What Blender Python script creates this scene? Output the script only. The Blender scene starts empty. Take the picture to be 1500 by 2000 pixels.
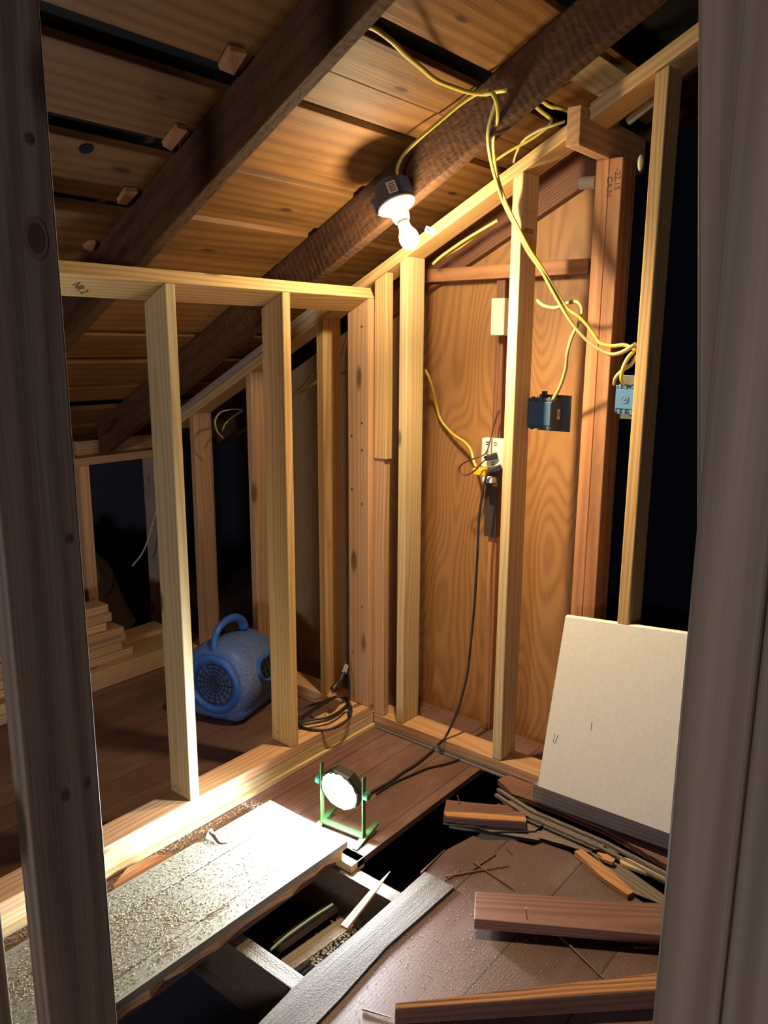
import bpy, bmesh, math, random
from mathutils import Vector, Matrix
random.seed(11)
S = bpy.context.scene
COL = S.collection
V = Vector

# ---------------------------------------------------------------- camera, world, lights, exposure
F, YAW, PIT, ROL = 1539.857, 0.68197, 0.208328, 0.005425
EYE = V((-2.21177, -1.84222, 1.47524))
fw = V((math.cos(YAW)*math.cos(PIT), math.sin(YAW)*math.cos(PIT), -math.sin(PIT)))
rt = V((math.sin(YAW), -math.cos(YAW), 0)); up = rt.cross(fw)
r2 = rt*math.cos(ROL) + up*math.sin(ROL); u2 = up*math.cos(ROL) - rt*math.sin(ROL)
cd = bpy.data.cameras.new('camera'); cam = bpy.data.objects.new('camera', cd); COL.objects.link(cam)
cd.sensor_fit = 'VERTICAL'; cd.sensor_height = 24; cd.lens = F/2000*24; cd.clip_start = .02
M = Matrix((r2, u2, -fw)).transposed().to_4x4(); M.translation = EYE; cam.matrix_world = M
S.camera = cam

W = bpy.data.worlds.new('world'); S.world = W; W.use_nodes = True
W.node_tree.nodes['Background'].inputs[0].default_value = (.25, .3, .5, 1)
W.node_tree.nodes['Background'].inputs[1].default_value = .004

BULB = V((-.265, -.348, 1.789)); BAX = V((0, -.45, -.893)).normalized()
sp = bpy.data.lights.new('bulb_forward_light', 'SPOT'); so = bpy.data.objects.new('bulb_forward_light', sp); COL.objects.link(so)
sp.energy = 105; sp.color = (1, .74, .43); sp.spot_size = math.radians(150); sp.spot_blend = 1; sp.shadow_soft_size = .025
so.location = BULB + BAX*.062
so.rotation_euler = BAX.to_track_quat('-Z', 'Y').to_euler()
BULB_E = 470
WORK_E = 1150
WORK = V((-.615, -.375, .15)); WN = V((-.975, -.12, -.17)).normalized()
# the lamp of the neighbouring room, behind the doorway the picture is taken through
rl = bpy.data.lights.new('next_room_lamp_light', 'POINT'); ro = bpy.data.objects.new('next_room_lamp_light', rl); COL.objects.link(ro)
rl.energy = 300; rl.color = (.95, .92, 1); rl.shadow_soft_size = .25; ro.location = (-6.4, -2.4, 1.25)

S.view_settings.view_transform = 'Standard'; S.view_settings.look = 'None'
S.view_settings.gamma = 1; S.view_settings.exposure = 0; S.view_settings.use_curve_mapping = False
S.cycles.use_denoising = True
S.cycles.max_bounces = 8; S.cycles.diffuse_bounces = 5; S.cycles.sample_clamp_indirect = 8

# ---------------------------------------------------------------- helpers
SL = .52                      # roof slope (rise per metre of run)
def ray(x, y): return fw + r2*((x-750)/F) - u2*((y-1000)/F)
def on(x, y, n, c):
    d = ray(x, y); n = V(n); return EYE + d*((c - n.dot(EYE))/n.dot(d))
def X(x, y, c): return on(x, y, (1, 0, 0), c)     # the point seen there on the plane x = c
def Y(x, y, c): return on(x, y, (0, 1, 0), c)
def Z(x, y, c): return on(x, y, (0, 0, 1), c)

def tag(o, label=None, cat=None, group=None, kind=None):
    if label: o['label'] = label
    if cat: o['category'] = cat
    if group: o['group'] = group
    if kind: o['kind'] = kind
    return o
def empty(name, loc, label, cat, group=None):
    o = bpy.data.objects.new(name, None); COL.objects.link(o); o.location = loc; o.empty_display_size = .05
    return tag(o, label, cat, group)
def frame_of(xdir, zhint):
    x = V(xdir).normalized(); z = V(zhint); z = (z - x*z.dot(x)).normalized(); y = z.cross(x)
    return Matrix((x, y, z)).transposed()
def link(name, bm, mat, org=(0, 0, 0), rot=None, parent=None, smooth=False):
    """bm in world coordinates -> object whose local x runs along rot's x"""
    m = (rot.to_4x4() if rot else Matrix.Identity(4)); m.translation = V(org)
    bm.transform(m.inverted()); bmesh.ops.recalc_face_normals(bm, faces=bm.faces[:])
    me = bpy.data.meshes.new(name); bm.to_mesh(me); bm.free()
    if smooth:
        for p in me.polygons: p.use_smooth = True
    for q in (mat if isinstance(mat, (list, tuple)) else [mat]): me.materials.append(q)
    o = bpy.data.objects.new(name, me); COL.objects.link(o); o.matrix_world = m
    if parent:
        o.parent = parent
        pm = Matrix.Translation(parent.location) @ parent.rotation_euler.to_matrix().to_4x4() if parent.type == 'EMPTY' else parent.matrix_basis
        chain = parent.parent
        while chain:
            pm = chain.matrix_basis @ pm if chain.type != 'EMPTY' else Matrix.Translation(chain.location) @ pm
            chain = chain.parent
        o.matrix_basis = pm.inverted() @ m
    return o
def hexa(bm, c, bev=0, seg=2, mat=0):
    v = [bm.verts.new(V(p)) for p in c]
    fs = [bm.faces.new([v[i] for i in f]) for f in ((0, 3, 2, 1), (4, 5, 6, 7), (0, 1, 5, 4), (1, 2, 6, 5), (2, 3, 7, 6), (3, 0, 4, 7))]
    for f in fs: f.material_index = mat
    if bev:
        es = list({e for f in fs for e in f.edges})
        bmesh.ops.bevel(bm, geom=es, offset=bev, segments=seg, profile=.5, affect='EDGES')
def boxc(x0, x1, y0, y1, z0, z1):
    return [(x0, y0, z0), (x1, y0, z0), (x1, y1, z0), (x0, y1, z0), (x0, y0, z1), (x1, y0, z1), (x1, y1, z1), (x0, y1, z1)]
def bar(bm, a, b, w, t, zh=(0, 0, 1), bev=.0, taper=1):
    """board from a to b: w across, t along the hint"""
    a, b = V(a), V(b); R = frame_of(b-a, zh); y = R.col[1]*w/2; z = R.col[2]*t/2
    c = [a-y-z, a+y-z, a+y+z, a-y+z]; k = taper
    d = [b-y*k-z*k, b+y*k-z*k, b+y*k+z*k, b-y*k+z*k]
    hexa(bm, [c[0], c[1], c[2], c[3], d[0], d[1], d[2], d[3]], bev)
    return R
def catmull(pts, n=8):
    P = [V(p) for p in pts]; P = [P[0]*2-P[1]] + P + [P[-1]*2-P[-2]]; out = []
    for i in range(1, len(P)-2):
        for k in range(n):
            t = k/n; a, b, c, d = P[i-1:i+3]
            out.append(.5*((2*b) + (c-a)*t + (2*a-5*b+4*c-d)*t*t + (3*b-a-3*c+d)*t**3))
    out.append(P[-2]); return out
def tube(bm, pts, r, seg=8, flat=1, smooth=8, up_=(0, 0, 1)):
    P = catmull(pts, smooth) if smooth else [V(p) for p in pts]
    rings = []; prev = None
    for i, p in enumerate(P):
        t = (P[min(i+1, len(P)-1)] - P[max(i-1, 0)]).normalized()
        if prev is None:
            h = V(up_) if abs(t.dot(V(up_))) < .95 else V((1, 0, 0))
            n = (h - t*h.dot(t)).normalized()
        else: n = (prev - t*prev.dot(t)).normalized()
        prev = n; b = t.cross(n)
        rr = r(i/(len(P)-1)) if callable(r) else r
        rings.append([bm.verts.new(p + n*math.cos(a)*rr*flat + b*math.sin(a)*rr) for a in [2*math.pi*k/seg for k in range(seg)]])
    for A, B in zip(rings, rings[1:]):
        for k in range(seg): bm.faces.new((A[k], A[(k+1) % seg], B[(k+1) % seg], B[k]))
    bm.faces.new(rings[0][::-1]); bm.faces.new(rings[-1])
def lathe(bm, prof, org, ax, seg=32, cap=True):
    """prof: (radius, distance along ax)"""
    R = frame_of(ax, (0.13, .2, 1) if abs(V(ax).normalized().z) < .9 else (1, 0, 0)); o = V(org)
    rings = []
    for r, h in prof:
        rings.append([bm.verts.new(o + R.col[0]*h + (R.col[1]*math.cos(a) + R.col[2]*math.sin(a))*max(r, 1e-4)) for a in [2*math.pi*k/seg for k in range(seg)]])
    for A, B in zip(rings, rings[1:]):
        for k in range(seg): bm.faces.new((A[k], A[(k+1) % seg], B[(k+1) % seg], B[k]))
    if cap: bm.faces.new(rings[0][::-1]); bm.faces.new(rings[-1])
def poly(bm, pts, z0, z1, mat=0):
    """outline of points, given thickness"""
    a = [bm.verts.new(V((p[0], p[1], z0))) for p in pts]; b = [bm.verts.new(V((p[0], p[1], z1))) for p in pts]
    n = len(pts); f = [bm.faces.new(a[::-1]), bm.faces.new(b)]
    for i in range(n): f.append(bm.faces.new((a[i], a[(i+1) % n], b[(i+1) % n], b[i])))
    for q in f: q.material_index = mat
def new(): return bmesh.new()
def writing(name, body, size, rot, parent):
    cu = bpy.data.curves.new(name, 'FONT'); cu.body = body; cu.size = size; cu.extrude = .0003
    t = bpy.data.objects.new(name, cu); COL.objects.link(t)
    me = bpy.data.meshes.new_from_object(t); bpy.data.objects.remove(t); bpy.data.curves.remove(cu)
    me.materials.clear(); me.materials.append(INK)
    o = bpy.data.objects.new(name, me); COL.objects.link(o)
    o.parent = parent; o.matrix_basis = parent.matrix_basis.inverted() @ rot; return o

# ---------------------------------------------------------------- materials
def mat(name):
    m = bpy.data.materials.new(name); m.use_nodes = True
    return m, m.node_tree, m.node_tree.nodes['Principled BSDF']
def plain(name, col, rough=.5, metal=0, spec=.5):
    m, t, b = mat(name); b.inputs['Base Color'].default_value = (*col, 1)
    b.inputs['Roughness'].default_value = rough; b.inputs['Metallic'].default_value = metal
    b.inputs['Specular IOR Level'].default_value = spec
    N, L = t.nodes, t.links
    n = N.new('ShaderNodeTexNoise'); n.inputs['Scale'].default_value = 90; n.inputs['Detail'].default_value = 4
    tc = N.new('ShaderNodeTexCoord'); L.new(tc.outputs['Object'], n.inputs['Vector'])
    mx = N.new('ShaderNodeMix'); mx.data_type = 'RGBA'; mx.inputs[6].default_value = (*[c*.82 for c in col], 1); mx.inputs[7].default_value = (*col, 1)
    L.new(n.outputs[0], mx.inputs[0]); L.new(mx.outputs[2], b.inputs['Base Color'])
    return m
def emit(name, col, s):
    m, t, b = mat(name); t.nodes.remove(b)
    e = t.nodes.new('ShaderNodeEmission'); e.inputs[0].default_value = (*col, 1); e.inputs[1].default_value = s
    t.links.new(e.outputs[0], t.nodes['Material Output'].inputs[0]); return m
def wood(name, light, dark, rings=34, knots=.10, bump=.15, rough=.62, var=.12, stain=0, stainc=(.05, .03, .02), dist=9, knotc=None, fibre=.25, sawn=0, dust=0, dustc=(.55, .5, .36), seam=0, seamax=1):
    m, t, b = mat(name); N, L = t.nodes, t.links
    def nd(k, **kw):
        n = N.new(k)
        for a, v in kw.items(): setattr(n, a, v)
        return n
    def mix(fac, a, c):
        x = nd('ShaderNodeMix', data_type='RGBA')
        for s, v in ((0, fac), (6, a), (7, c)):
            if isinstance(v, bpy.types.NodeSocket): L.new(v, x.inputs[s])
            else: x.inputs[s].default_value = v if s == 0 else (*v, 1)
        return x.outputs[2]
    def math_(op, a, c=0, clamp=False):
        x = nd('ShaderNodeMath', operation=op, use_clamp=clamp)
        for s, v in ((0, a), (1, c)):
            if isinstance(v, bpy.types.NodeSocket): L.new(v, x.inputs[s])
            else: x.inputs[s].default_value = v
        return x.outputs[0]
    tc = nd('ShaderNodeTexCoord'); oi = nd('ShaderNodeObjectInfo')
    sc = nd('ShaderNodeVectorMath', operation='SCALE'); sc.inputs[0].default_value = (7.3, .09, .07); L.new(oi.outputs['Random'], sc.inputs['Scale'])
    ad = nd('ShaderNodeVectorMath', operation='ADD'); L.new(tc.outputs['Object'], ad.inputs[0]); L.new(sc.outputs[0], ad.inputs[1])
    P = ad.outputs[0]
    def mapped(s, loc=(0, 0, 0)):
        q = nd('ShaderNodeMapping'); q.inputs['Scale'].default_value = s; q.inputs['Location'].default_value = loc; L.new(P, q.inputs[0]); return q.outputs[0]
    w = nd('ShaderNodeTexWave', wave_type='RINGS', rings_direction='X'); w.inputs['Scale'].default_value = rings
    w.inputs['Distortion'].default_value = dist; w.inputs['Detail'].default_value = 1.5; w.inputs['Detail Scale'].default_value = .22
    L.new(mapped((.22, 1, 1), (0, .015, .03)), w.inputs[0])
    f = nd('ShaderNodeTexNoise'); f.inputs['Scale'].default_value = 1; f.inputs['Detail'].default_value = 5; L.new(mapped((5, 210, 210)), f.inputs[0])
    lo = nd('ShaderNodeTexNoise'); lo.inputs['Scale'].default_value = 1; lo.inputs['Detail'].default_value = 3; L.new(mapped((2.2, 12, 12)), lo.inputs[0])
    wp = math_('POWER', w.outputs['Fac'], 1.6)
    col = mix(math_('MULTIPLY', wp, .75), light, dark)
    col = mix(math_('MULTIPLY', f.outputs[0], fibre), col, dark)
    vv = math_('MULTIPLY', math_('SUBTRACT', lo.outputs[0], .35, True), 1.2, True)
    col = mix(math_('MULTIPLY', vv, .45), col, tuple(a*.5+d*.5 for a, d in zip(light, dark)))
    if stain:
        s = nd('ShaderNodeTexNoise'); s.inputs['Scale'].default_value = 1; s.inputs['Detail'].default_value = 6; s.inputs['Roughness'].default_value = .65; L.new(mapped((3.5, 9, 9)), s.inputs[0])
        sm = nd('ShaderNodeMapRange'); sm.inputs[1].default_value = .5; sm.inputs[2].default_value = .72; L.new(s.outputs[0], sm.inputs[0])
        col = mix(math_('MULTIPLY', sm.outputs[0], stain), col, stainc)
    if knots:
        k = nd('ShaderNodeTexVoronoi'); k.inputs['Scale'].default_value = 1; L.new(mapped((3.1, 9.5, 9.5)), k.inputs[0])
        km = nd('ShaderNodeMapRange', interpolation_type='SMOOTHSTEP'); km.inputs[1].default_value = knots*1.35; km.inputs[2].default_value = knots*.6; L.new(k.outputs['Distance'], km.inputs[0])
        col = mix(km.outputs[0], col, knotc or tuple(c*.42 for c in dark))
    r = math_('ADD', math_('MULTIPLY', oi.outputs['Random'], var*2), 1-var)
    hs = nd('ShaderNodeHueSaturation'); L.new(col, hs.inputs['Color']); L.new(r, hs.inputs['Value']); col = hs.outputs[0]
    bh = math_('ADD', math_('MULTIPLY', f.outputs[0], .7), math_('MULTIPLY', w.outputs['Fac'], .3))
    if sawn:
        z1 = nd('ShaderNodeTexNoise'); z1.inputs['Scale'].default_value = 1; z1.inputs['Detail'].default_value = 7; z1.inputs['Roughness'].default_value = .7; L.new(mapped((26, 60, 60)), z1.inputs[0])
        z2 = nd('ShaderNodeTexWave', wave_type='BANDS', bands_direction='X'); z2.inputs['Scale'].default_value = 14; z2.inputs['Distortion'].default_value = 5; z2.inputs['Detail'].default_value = 3; L.new(P, z2.inputs[0])
        bh = math_('ADD', math_('MULTIPLY', z1.outputs[0], 2.6*sawn), math_('ADD', math_('MULTIPLY', z2.outputs['Fac'], .35*sawn), math_('MULTIPLY', bh, .25)))
        zm = nd('ShaderNodeMapRange'); zm.inputs[1].default_value = .35; zm.inputs[2].default_value = .7; L.new(z1.outputs[0], zm.inputs[0])
        col = mix(math_('MULTIPLY', zm.outputs[0], .55*sawn), col, tuple(c*.45 for c in dark))
    if seam:
        sx = nd('ShaderNodeSeparateXYZ'); L.new(tc.outputs['Object'], sx.inputs[0])
        fr = math_('FRACT', math_('ADD', math_('DIVIDE', sx.outputs[seamax], seam), 50.08))
        g = math_('LESS_THAN', math_('ABSOLUTE', math_('SUBTRACT', fr, .5)), .012)
        col = mix(math_('MULTIPLY', g, .85), col, (.01, .008, .007)); bh = math_('SUBTRACT', bh, math_('MULTIPLY', g, 3))
        fl = math_('FLOOR', math_('ADD', math_('DIVIDE', sx.outputs[seamax], seam), 49.58))
        wn = nd('ShaderNodeTexWhiteNoise', noise_dimensions='1D'); L.new(fl, wn.inputs['W'])
        h2 = nd('ShaderNodeHueSaturation'); L.new(col, h2.inputs['Color']); L.new(math_('ADD', math_('MULTIPLY', wn.outputs['Value'], .45), .78), h2.inputs['Value']); col = h2.outputs[0]
    if dust:
        d1 = nd('ShaderNodeTexNoise'); d1.inputs['Scale'].default_value = 3.2; d1.inputs['Detail'].default_value = 5; L.new(tc.outputs['Object'], d1.inputs[0])
        d2 = nd('ShaderNodeTexNoise'); d2.inputs['Scale'].default_value = 260; d2.inputs['Detail'].default_value = 3; L.new(tc.outputs['Object'], d2.inputs[0])
        a = nd('ShaderNodeMapRange'); a.inputs[1].default_value = .38; a.inputs[2].default_value = .68; L.new(d1.outputs[0], a.inputs[0])
        c2 = nd('ShaderNodeMapRange'); c2.inputs[1].default_value = .46; c2.inputs[2].default_value = .6; L.new(d2.outputs[0], c2.inputs[0])
        q = math_('MULTIPLY', math_('MULTIPLY', a.outputs[0], c2.outputs[0]), dust, True)
        col = mix(q, col, dustc); bh = math_('ADD', bh, math_('MULTIPLY', q, 1.5))
    L.new(col, b.inputs['Base Color']); b.inputs['Roughness'].default_value = rough; b.inputs['Specular IOR Level'].default_value = .35
    bp = nd('ShaderNodeBump'); bp.inputs['Strength'].default_value = bump; bp.inputs['Distance'].default_value = .004
    L.new(bh, bp.inputs['Height']); L.new(bp.outputs[0], b.inputs['Normal'])
    return m
def plywood(name, light, dark, k=26, s=(1.1, 4.2, 4.2)):
    m, t, b = mat(name); N, L = t.nodes, t.links
    tc = N.new('ShaderNodeTexCoord'); mp = N.new('ShaderNodeMapping'); mp.inputs['Scale'].default_value = s; L.new(tc.outputs['Object'], mp.inputs[0])
    n = N.new('ShaderNodeTexNoise'); n.inputs['Scale'].default_value = 1; n.inputs['Detail'].default_value = 1.2; n.inputs['Roughness'].default_value = .3; L.new(mp.outputs[0], n.inputs[0])
    a = N.new('ShaderNodeMath'); a.operation = 'MULTIPLY'; a.inputs[1].default_value = k*6.28; L.new(n.outputs[0], a.inputs[0])
    si = N.new('ShaderNodeMath'); si.operation = 'SINE'; L.new(a.outputs[0], si.inputs[0])
    mr = N.new('ShaderNodeMapRange'); mr.inputs[1].default_value = -.6; mr.inputs[2].default_value = 1; L.new(si.outputs[0], mr.inputs[0])
    mp2 = N.new('ShaderNodeMapping'); mp2.inputs['Scale'].default_value = (6, 220, 220); L.new(tc.outputs['Object'], mp2.inputs[0])
    f = N.new('ShaderNodeTexNoise'); f.inputs['Scale'].default_value = 1; L.new(mp2.outputs[0], f.inputs[0])
    ml = N.new('ShaderNodeMath'); ml.operation = 'MULTIPLY'; L.new(mr.outputs[0], ml.inputs[0]); L.new(f.outputs[0], ml.inputs[1])
    mx = N.new('ShaderNodeMix'); mx.data_type = 'RGBA'; mx.inputs[6].default_value = (*light, 1); mx.inputs[7].default_value = (*dark, 1)
    L.new(ml.outputs[0], mx.inputs[0]); L.new(mx.outputs[2], b.inputs['Base Color']); b.inputs['Roughness'].default_value = .6
    bp = N.new('ShaderNodeBump'); bp.inputs['Strength'].default_value = .12; bp.inputs['Distance'].default_value = .003
    L.new(f.outputs[0], bp.inputs['Height']); L.new(bp.outputs[0], b.inputs['Normal']); return m

FIR = wood('new_fir_lumber', (.64, .42, .18), (.44, .25, .09), knots=.12, rings=24, dist=14)
FIRP = wood('pink_fir_lumber', (.60, .355, .19), (.41, .215, .10), knots=.14, rings=22, dist=14)
SPRUCE = wood('pale_spruce_lumber', (.68, .52, .28), (.50, .34, .15), knots=.10, rings=20, dist=14)
WEATH = wood('weathered_lumber', (.42, .33, .25), (.24, .17, .12), knots=.13, stain=.35, stainc=(.16, .15, .15))
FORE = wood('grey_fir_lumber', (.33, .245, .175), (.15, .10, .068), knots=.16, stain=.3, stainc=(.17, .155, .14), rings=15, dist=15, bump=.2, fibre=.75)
OLD = wood('old_dark_rafter_wood', (.150, .064, .022), (.085, .034, .012), knots=.12, bump=1.0, rough=.8, rings=6, stain=.7, stainc=(.035, .016, .009), fibre=.5, sawn=1)
DECK = wood('old_roof_board_wood', (.27, .128, .033), (.155, .062, .014), knots=.09, bump=.4, stain=.7, stainc=(.11, .042, .013), rings=9, dist=20, var=.25, fibre=.4, knotc=(.06, .02, .01))
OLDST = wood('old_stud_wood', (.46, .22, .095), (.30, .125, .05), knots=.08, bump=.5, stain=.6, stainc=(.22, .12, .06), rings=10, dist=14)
JOIST = wood('old_floor_joist', (.10, .072, .045), (.06, .04, .028), knots=.05, bump=.5, dust=.25, dustc=(.42, .36, .22))
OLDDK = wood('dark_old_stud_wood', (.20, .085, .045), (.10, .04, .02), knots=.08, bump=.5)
FLOORM = wood('dark_red_floor_board', (.17, .085, .062), (.10, .05, .038), knots=.05, bump=.25, rough=.5, stain=.6, stainc=(.25, .16, .13), seam=.128, dust=.3, dustc=(.36, .28, .22), var=0)
FLOORN = wood('near_floor_board', (.125, .068, .062), (.085, .045, .042), knots=.03, bump=.06, rough=.4, stain=.6, stainc=(.19, .14, .13), seam=.22, dust=.45, dustc=(.30, .25, .20), var=0)
RAW = wood('raw_torn_floor_board', (.17, .14, .12), (.065, .05, .043), knots=.06, bump=.6, rough=.85, rings=11, dist=16, fibre=.7, dust=.25, dustc=(.30, .26, .20))
PLANKM = wood('dusty_grey_plank', (.27, .26, .21), (.20, .185, .15), knots=.02, bump=.05, rough=.5, seam=.165, dust=.6, dustc=(.42, .38, .28), var=0)
SPLINT = wood('fresh_splintered_wood', (.62, .32, .14), (.40, .17, .07), knots=0, bump=1, fibre=.6)
REDB = wood('reddish_old_board', (.22, .11, .08), (.12, .055, .04), knots=.07, bump=.5, stain=.6, stainc=(.09, .04, .03))
GREYB = wood('grey_worn_board', (.22, .18, .15), (.12, .09, .075), knots=.04, bump=.9, stain=.5, stainc=(.3, .28, .24))
PLY = plywood('orange_fir_plywood', (.36, .175, .055), (.20, .080, .024))
PLYD = plywood('dull_plywood', (.34, .23, .12), (.25, .155, .075))
SAND = wood('sandy_plaster_rubble', (.36, .29, .20), (.22, .17, .12), knots=0, bump=1, dust=.9, dustc=(.5, .42, .28))
DARKB = plain('haze_tinted_dark_board', (.05, .055, .085), .9)  # blue tint in the colour stands in for lens haze over the hole
WHITE = plain('cream_painted_board', (.90, .86, .76), .55)
YEL = plain('yellow_cable_sheath', (.60, .47, .08), .4)
YEL2 = plain('faded_yellow_cable_sheath', (.45, .38, .14), .45)
BLK = plain('black_rubber', (.015, .015, .018), .45)
BRN = plain('brown_lamp_cord', (.06, .018, .012), .4)
BLUEB = plain('blue_plastic_box', (.05, .115, .20), .45)
BLUEL = plain('light_blue_plastic', (.10, .24, .42), .45)
GREYBX = plain('grey_blue_plastic', (.06, .075, .085), .5)
CREAM = plain('cream_plastic', (.82, .74, .55), .4)
PORC = plain('white_porcelain', (.85, .80, .68), .25)
METAL = plain('dull_metal', (.45, .43, .40), .35, .9)
BLUEM = plain('blue_blower_plastic', (.035, .13, .48), .42)
BLUED = wood('dusty_blue_plastic', (.05, .13, .40), (.04, .10, .33), knots=0, bump=.05, rough=.5, fibre=.1, dust=1, dustc=(.28, .27, .27), var=0)
BLKG = plain('black_grille', (.012, .014, .016), .5)
GREEN = plain('lime_green_metal', (.05, .13, .035), .45)
TEAL = plain('teal_knob_plastic', (.03, .22, .13), .4)
LAMPG = plain('black_lamp_housing', (.02, .025, .02), .4)
CHIP = plain('pale_sawdust', (.50, .42, .28), .9)
INS = plain('brown_insulation', (.11, .075, .05), .95)
INK = plain('dark_stamp_ink', (.10, .04, .03), .8)
BLUEINK = plain('blue_print', (.10, .22, .75), .6)
RED = plain('red_print', (.45, .08, .05), .6)
LABELW = plain('cream_paper_label', (.72, .62, .48), .6)
BULBM = emit('glowing_bulb_glass', (1, .80, .50), BULB_E)
LENS = emit('glowing_led_lens', (.82, .93, 1.0), WORK_E)
ROOML = emit('glowing_room_bulb', (1, .95, .9), 30)

# ---------------------------------------------------------------- floor and what lies below it
SW, ST = .100, .034            # stud width and thickness as seen
def floor_slab():
    bm = new()
    poly(bm, [(-2.6, .0), (-2.6, 2.6), (2.2, 2.6), (2.2, -.50), (-.672, -.50), (-.672, -.44), (-2.6, -.44), (-2.6, -.44)][:7], -.022, 0)
    return bm
tag(link('floor', floor_slab(), FLOORM), 'dark reddish board floor of the attic', None, None, 'structure')
jag = [(515, 2000), (570, 1930), (668, 1850), (760, 1775), (800, 1740), (828, 1706), (868, 1662), (925, 1632), (940, 1640), (1000, 1641), (1042, 1652), (1060, 1646), (1112, 1664), (1150, 1690), (1190, 1722), (1240, 1752), (1300, 1790)]
pts = [(-2.6, -.70)] + [tuple(Z(x, y, 0).xy) for x, y in jag] + [(.30, -1.55), (.30, -2.9), (-2.6, -2.9)]
pts = [(-2.6, -.70)] + [p for p in pts[1:]]
bm = new(); poly(bm, pts, -.022, 0)
tag(link('floor', bm, FLOORN), 'dusty dark floor in front of the open joist bay', None, None, 'structure')
# torn raw board along the hole
bm = new(); a = [Z(x, y, .003) for x, y in ((470, 2040), (600, 1905), (700, 1822), (830, 1706))]
e = [p + V((0, -.10 - .012*math.sin(i*2.1), 0)) for i, p in enumerate(a)]
poly(bm, [p.xy for p in a] + [p.xy for p in reversed(e)], .001, .009)
tag(link('floor_board', bm, RAW, Z(600, 1905, .003)), 'grey torn raw floor board along the near edge of the open joist bay', 'floor board')
# cavity under the boards
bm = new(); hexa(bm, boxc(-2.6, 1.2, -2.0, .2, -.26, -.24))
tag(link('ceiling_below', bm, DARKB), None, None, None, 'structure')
for (x0, x1, lb) in ((-.672-.045, -.672, 'pale floor joist top showing at the right end of the grey plank'), (-1.105, -1.058, 'pale floor joist crossing the open bay under the left of the grey plank')):
    bm = new(); hexa(bm, boxc(x0, x1, -1.9, -.15, -.20, -.024), .002)
    tag(link('floor_joist', bm, JOIST, (x0, -1, -.1), frame_of((0, 1, 0), (0, 0, 1))), lb, 'joist')
bm = new(); hexa(bm, boxc(-.700, -.640, -.500, -.425, -.035, .0), .002)
tag(link('wood_block', bm, SPRUCE, (-.67, -.46, -.03), frame_of((0, 1, 0), (0, 0, 1))), 'bright pale wood block under the right end of the grey plank', 'block')
# sandy strips of lath lying between the joists
for i, (a, b, w, lb) in enumerate([((560, 1890), (700, 1790), .05, 'sandy lath strip deep in the bay, nearest the torn floor board'),
                                   ((540, 1850), (660, 1765), .03, 'dark narrow lath deep in the bay, behind the sandy strip')]):
    bm = new(); R = bar(bm, Z(*a, -.15), Z(*b, -.15), w, .02)
    tag(link('lath_strip', bm, SAND, Z(*a, -.15), R), lb, 'lath')
bm = new()
for i in range(420):
    t = random.random(); p = Z(600+t*90+random.uniform(-25, 25), 1872-t*70+random.uniform(-18, 22), -.145); s = random.uniform(.002, .006)
    bmesh.ops.create_cube(bm, size=s, matrix=Matrix.Translation(p) @ Matrix.Rotation(random.random()*6, 4, V((random.random(), random.random(), 1)).normalized()))
tag(link('plaster_crumbs', bm, SAND), 'sandy plaster crumbs deep in the open joist bay', 'rubble', None, 'stuff')
bm = new(); tube(bm, [Z(528, 1856, -.10), Z(560, 1828, -.09), Z(610, 1792, -.09), Z(650, 1766, -.09)], .0035, 8)
tag(link('thin_wire', bm, plain('pale_green_wire', (.45, .6, .5), .5), smooth=True), 'pale green wire running straight through the open joist bay', 'wire')
bm = new(); pa = [Z(672, 1812, -.03), Z(700, 1776, -.01), Z(726, 1745, .0)]; bar(bm, pa[0], pa[2], .022, .010, (0, 0, 1), .001, .75)
bar(bm, pa[2], Z(762, 1702, .01), .016, .008, (0, 0, 1), 0, .08)
tag(link('wood_splinter', bm, SPLINT, pa[1], frame_of(pa[2]-pa[0], (0, 0, 1))), 'orange pointed wood splinter lying across the open joist bay', 'splinter')

# ---------------------------------------------------------------- stud walls
TZ = lambda y: 1.70 - .5*y          # underside of the sloping plate of the right wall
def stud(name, x0, x1, y0, y1, zb, ztop, m, label, group=None, rot=0, cat='stud', parent=None):
    """ztop(x, y) gives the (cut) top"""
    f = ztop if callable(ztop) else (lambda x, y: ztop)
    c = [(x0, y0, zb), (x1, y0, zb), (x1, y1, zb), (x0, y1, zb)]
    bm = new(); hexa(bm, c + [(x, y, f(x, y)) for x, y, _ in c], .0035, 3)
    o = link(name, bm, m, ((x0+x1)/2, (y0+y1)/2, zb), frame_of((0, 0, 1), (1, .02, 0)), parent)
    if label: tag(o, label, cat, group)
    return o
def nails(o, pts, axis, r=.0026):
    for p in pts:
        bm = new(); lathe(bm, [(r, -.004), (r, .0012)], p, axis, 8)
        link('nail', bm, METAL, p, None, o)
GL = 'studs of the left knee wall'; GR = 'studs of the right wall'; GB = 'studs seen through the left wall'
TL = lambda x, y: 1.637 - .5*y
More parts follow.
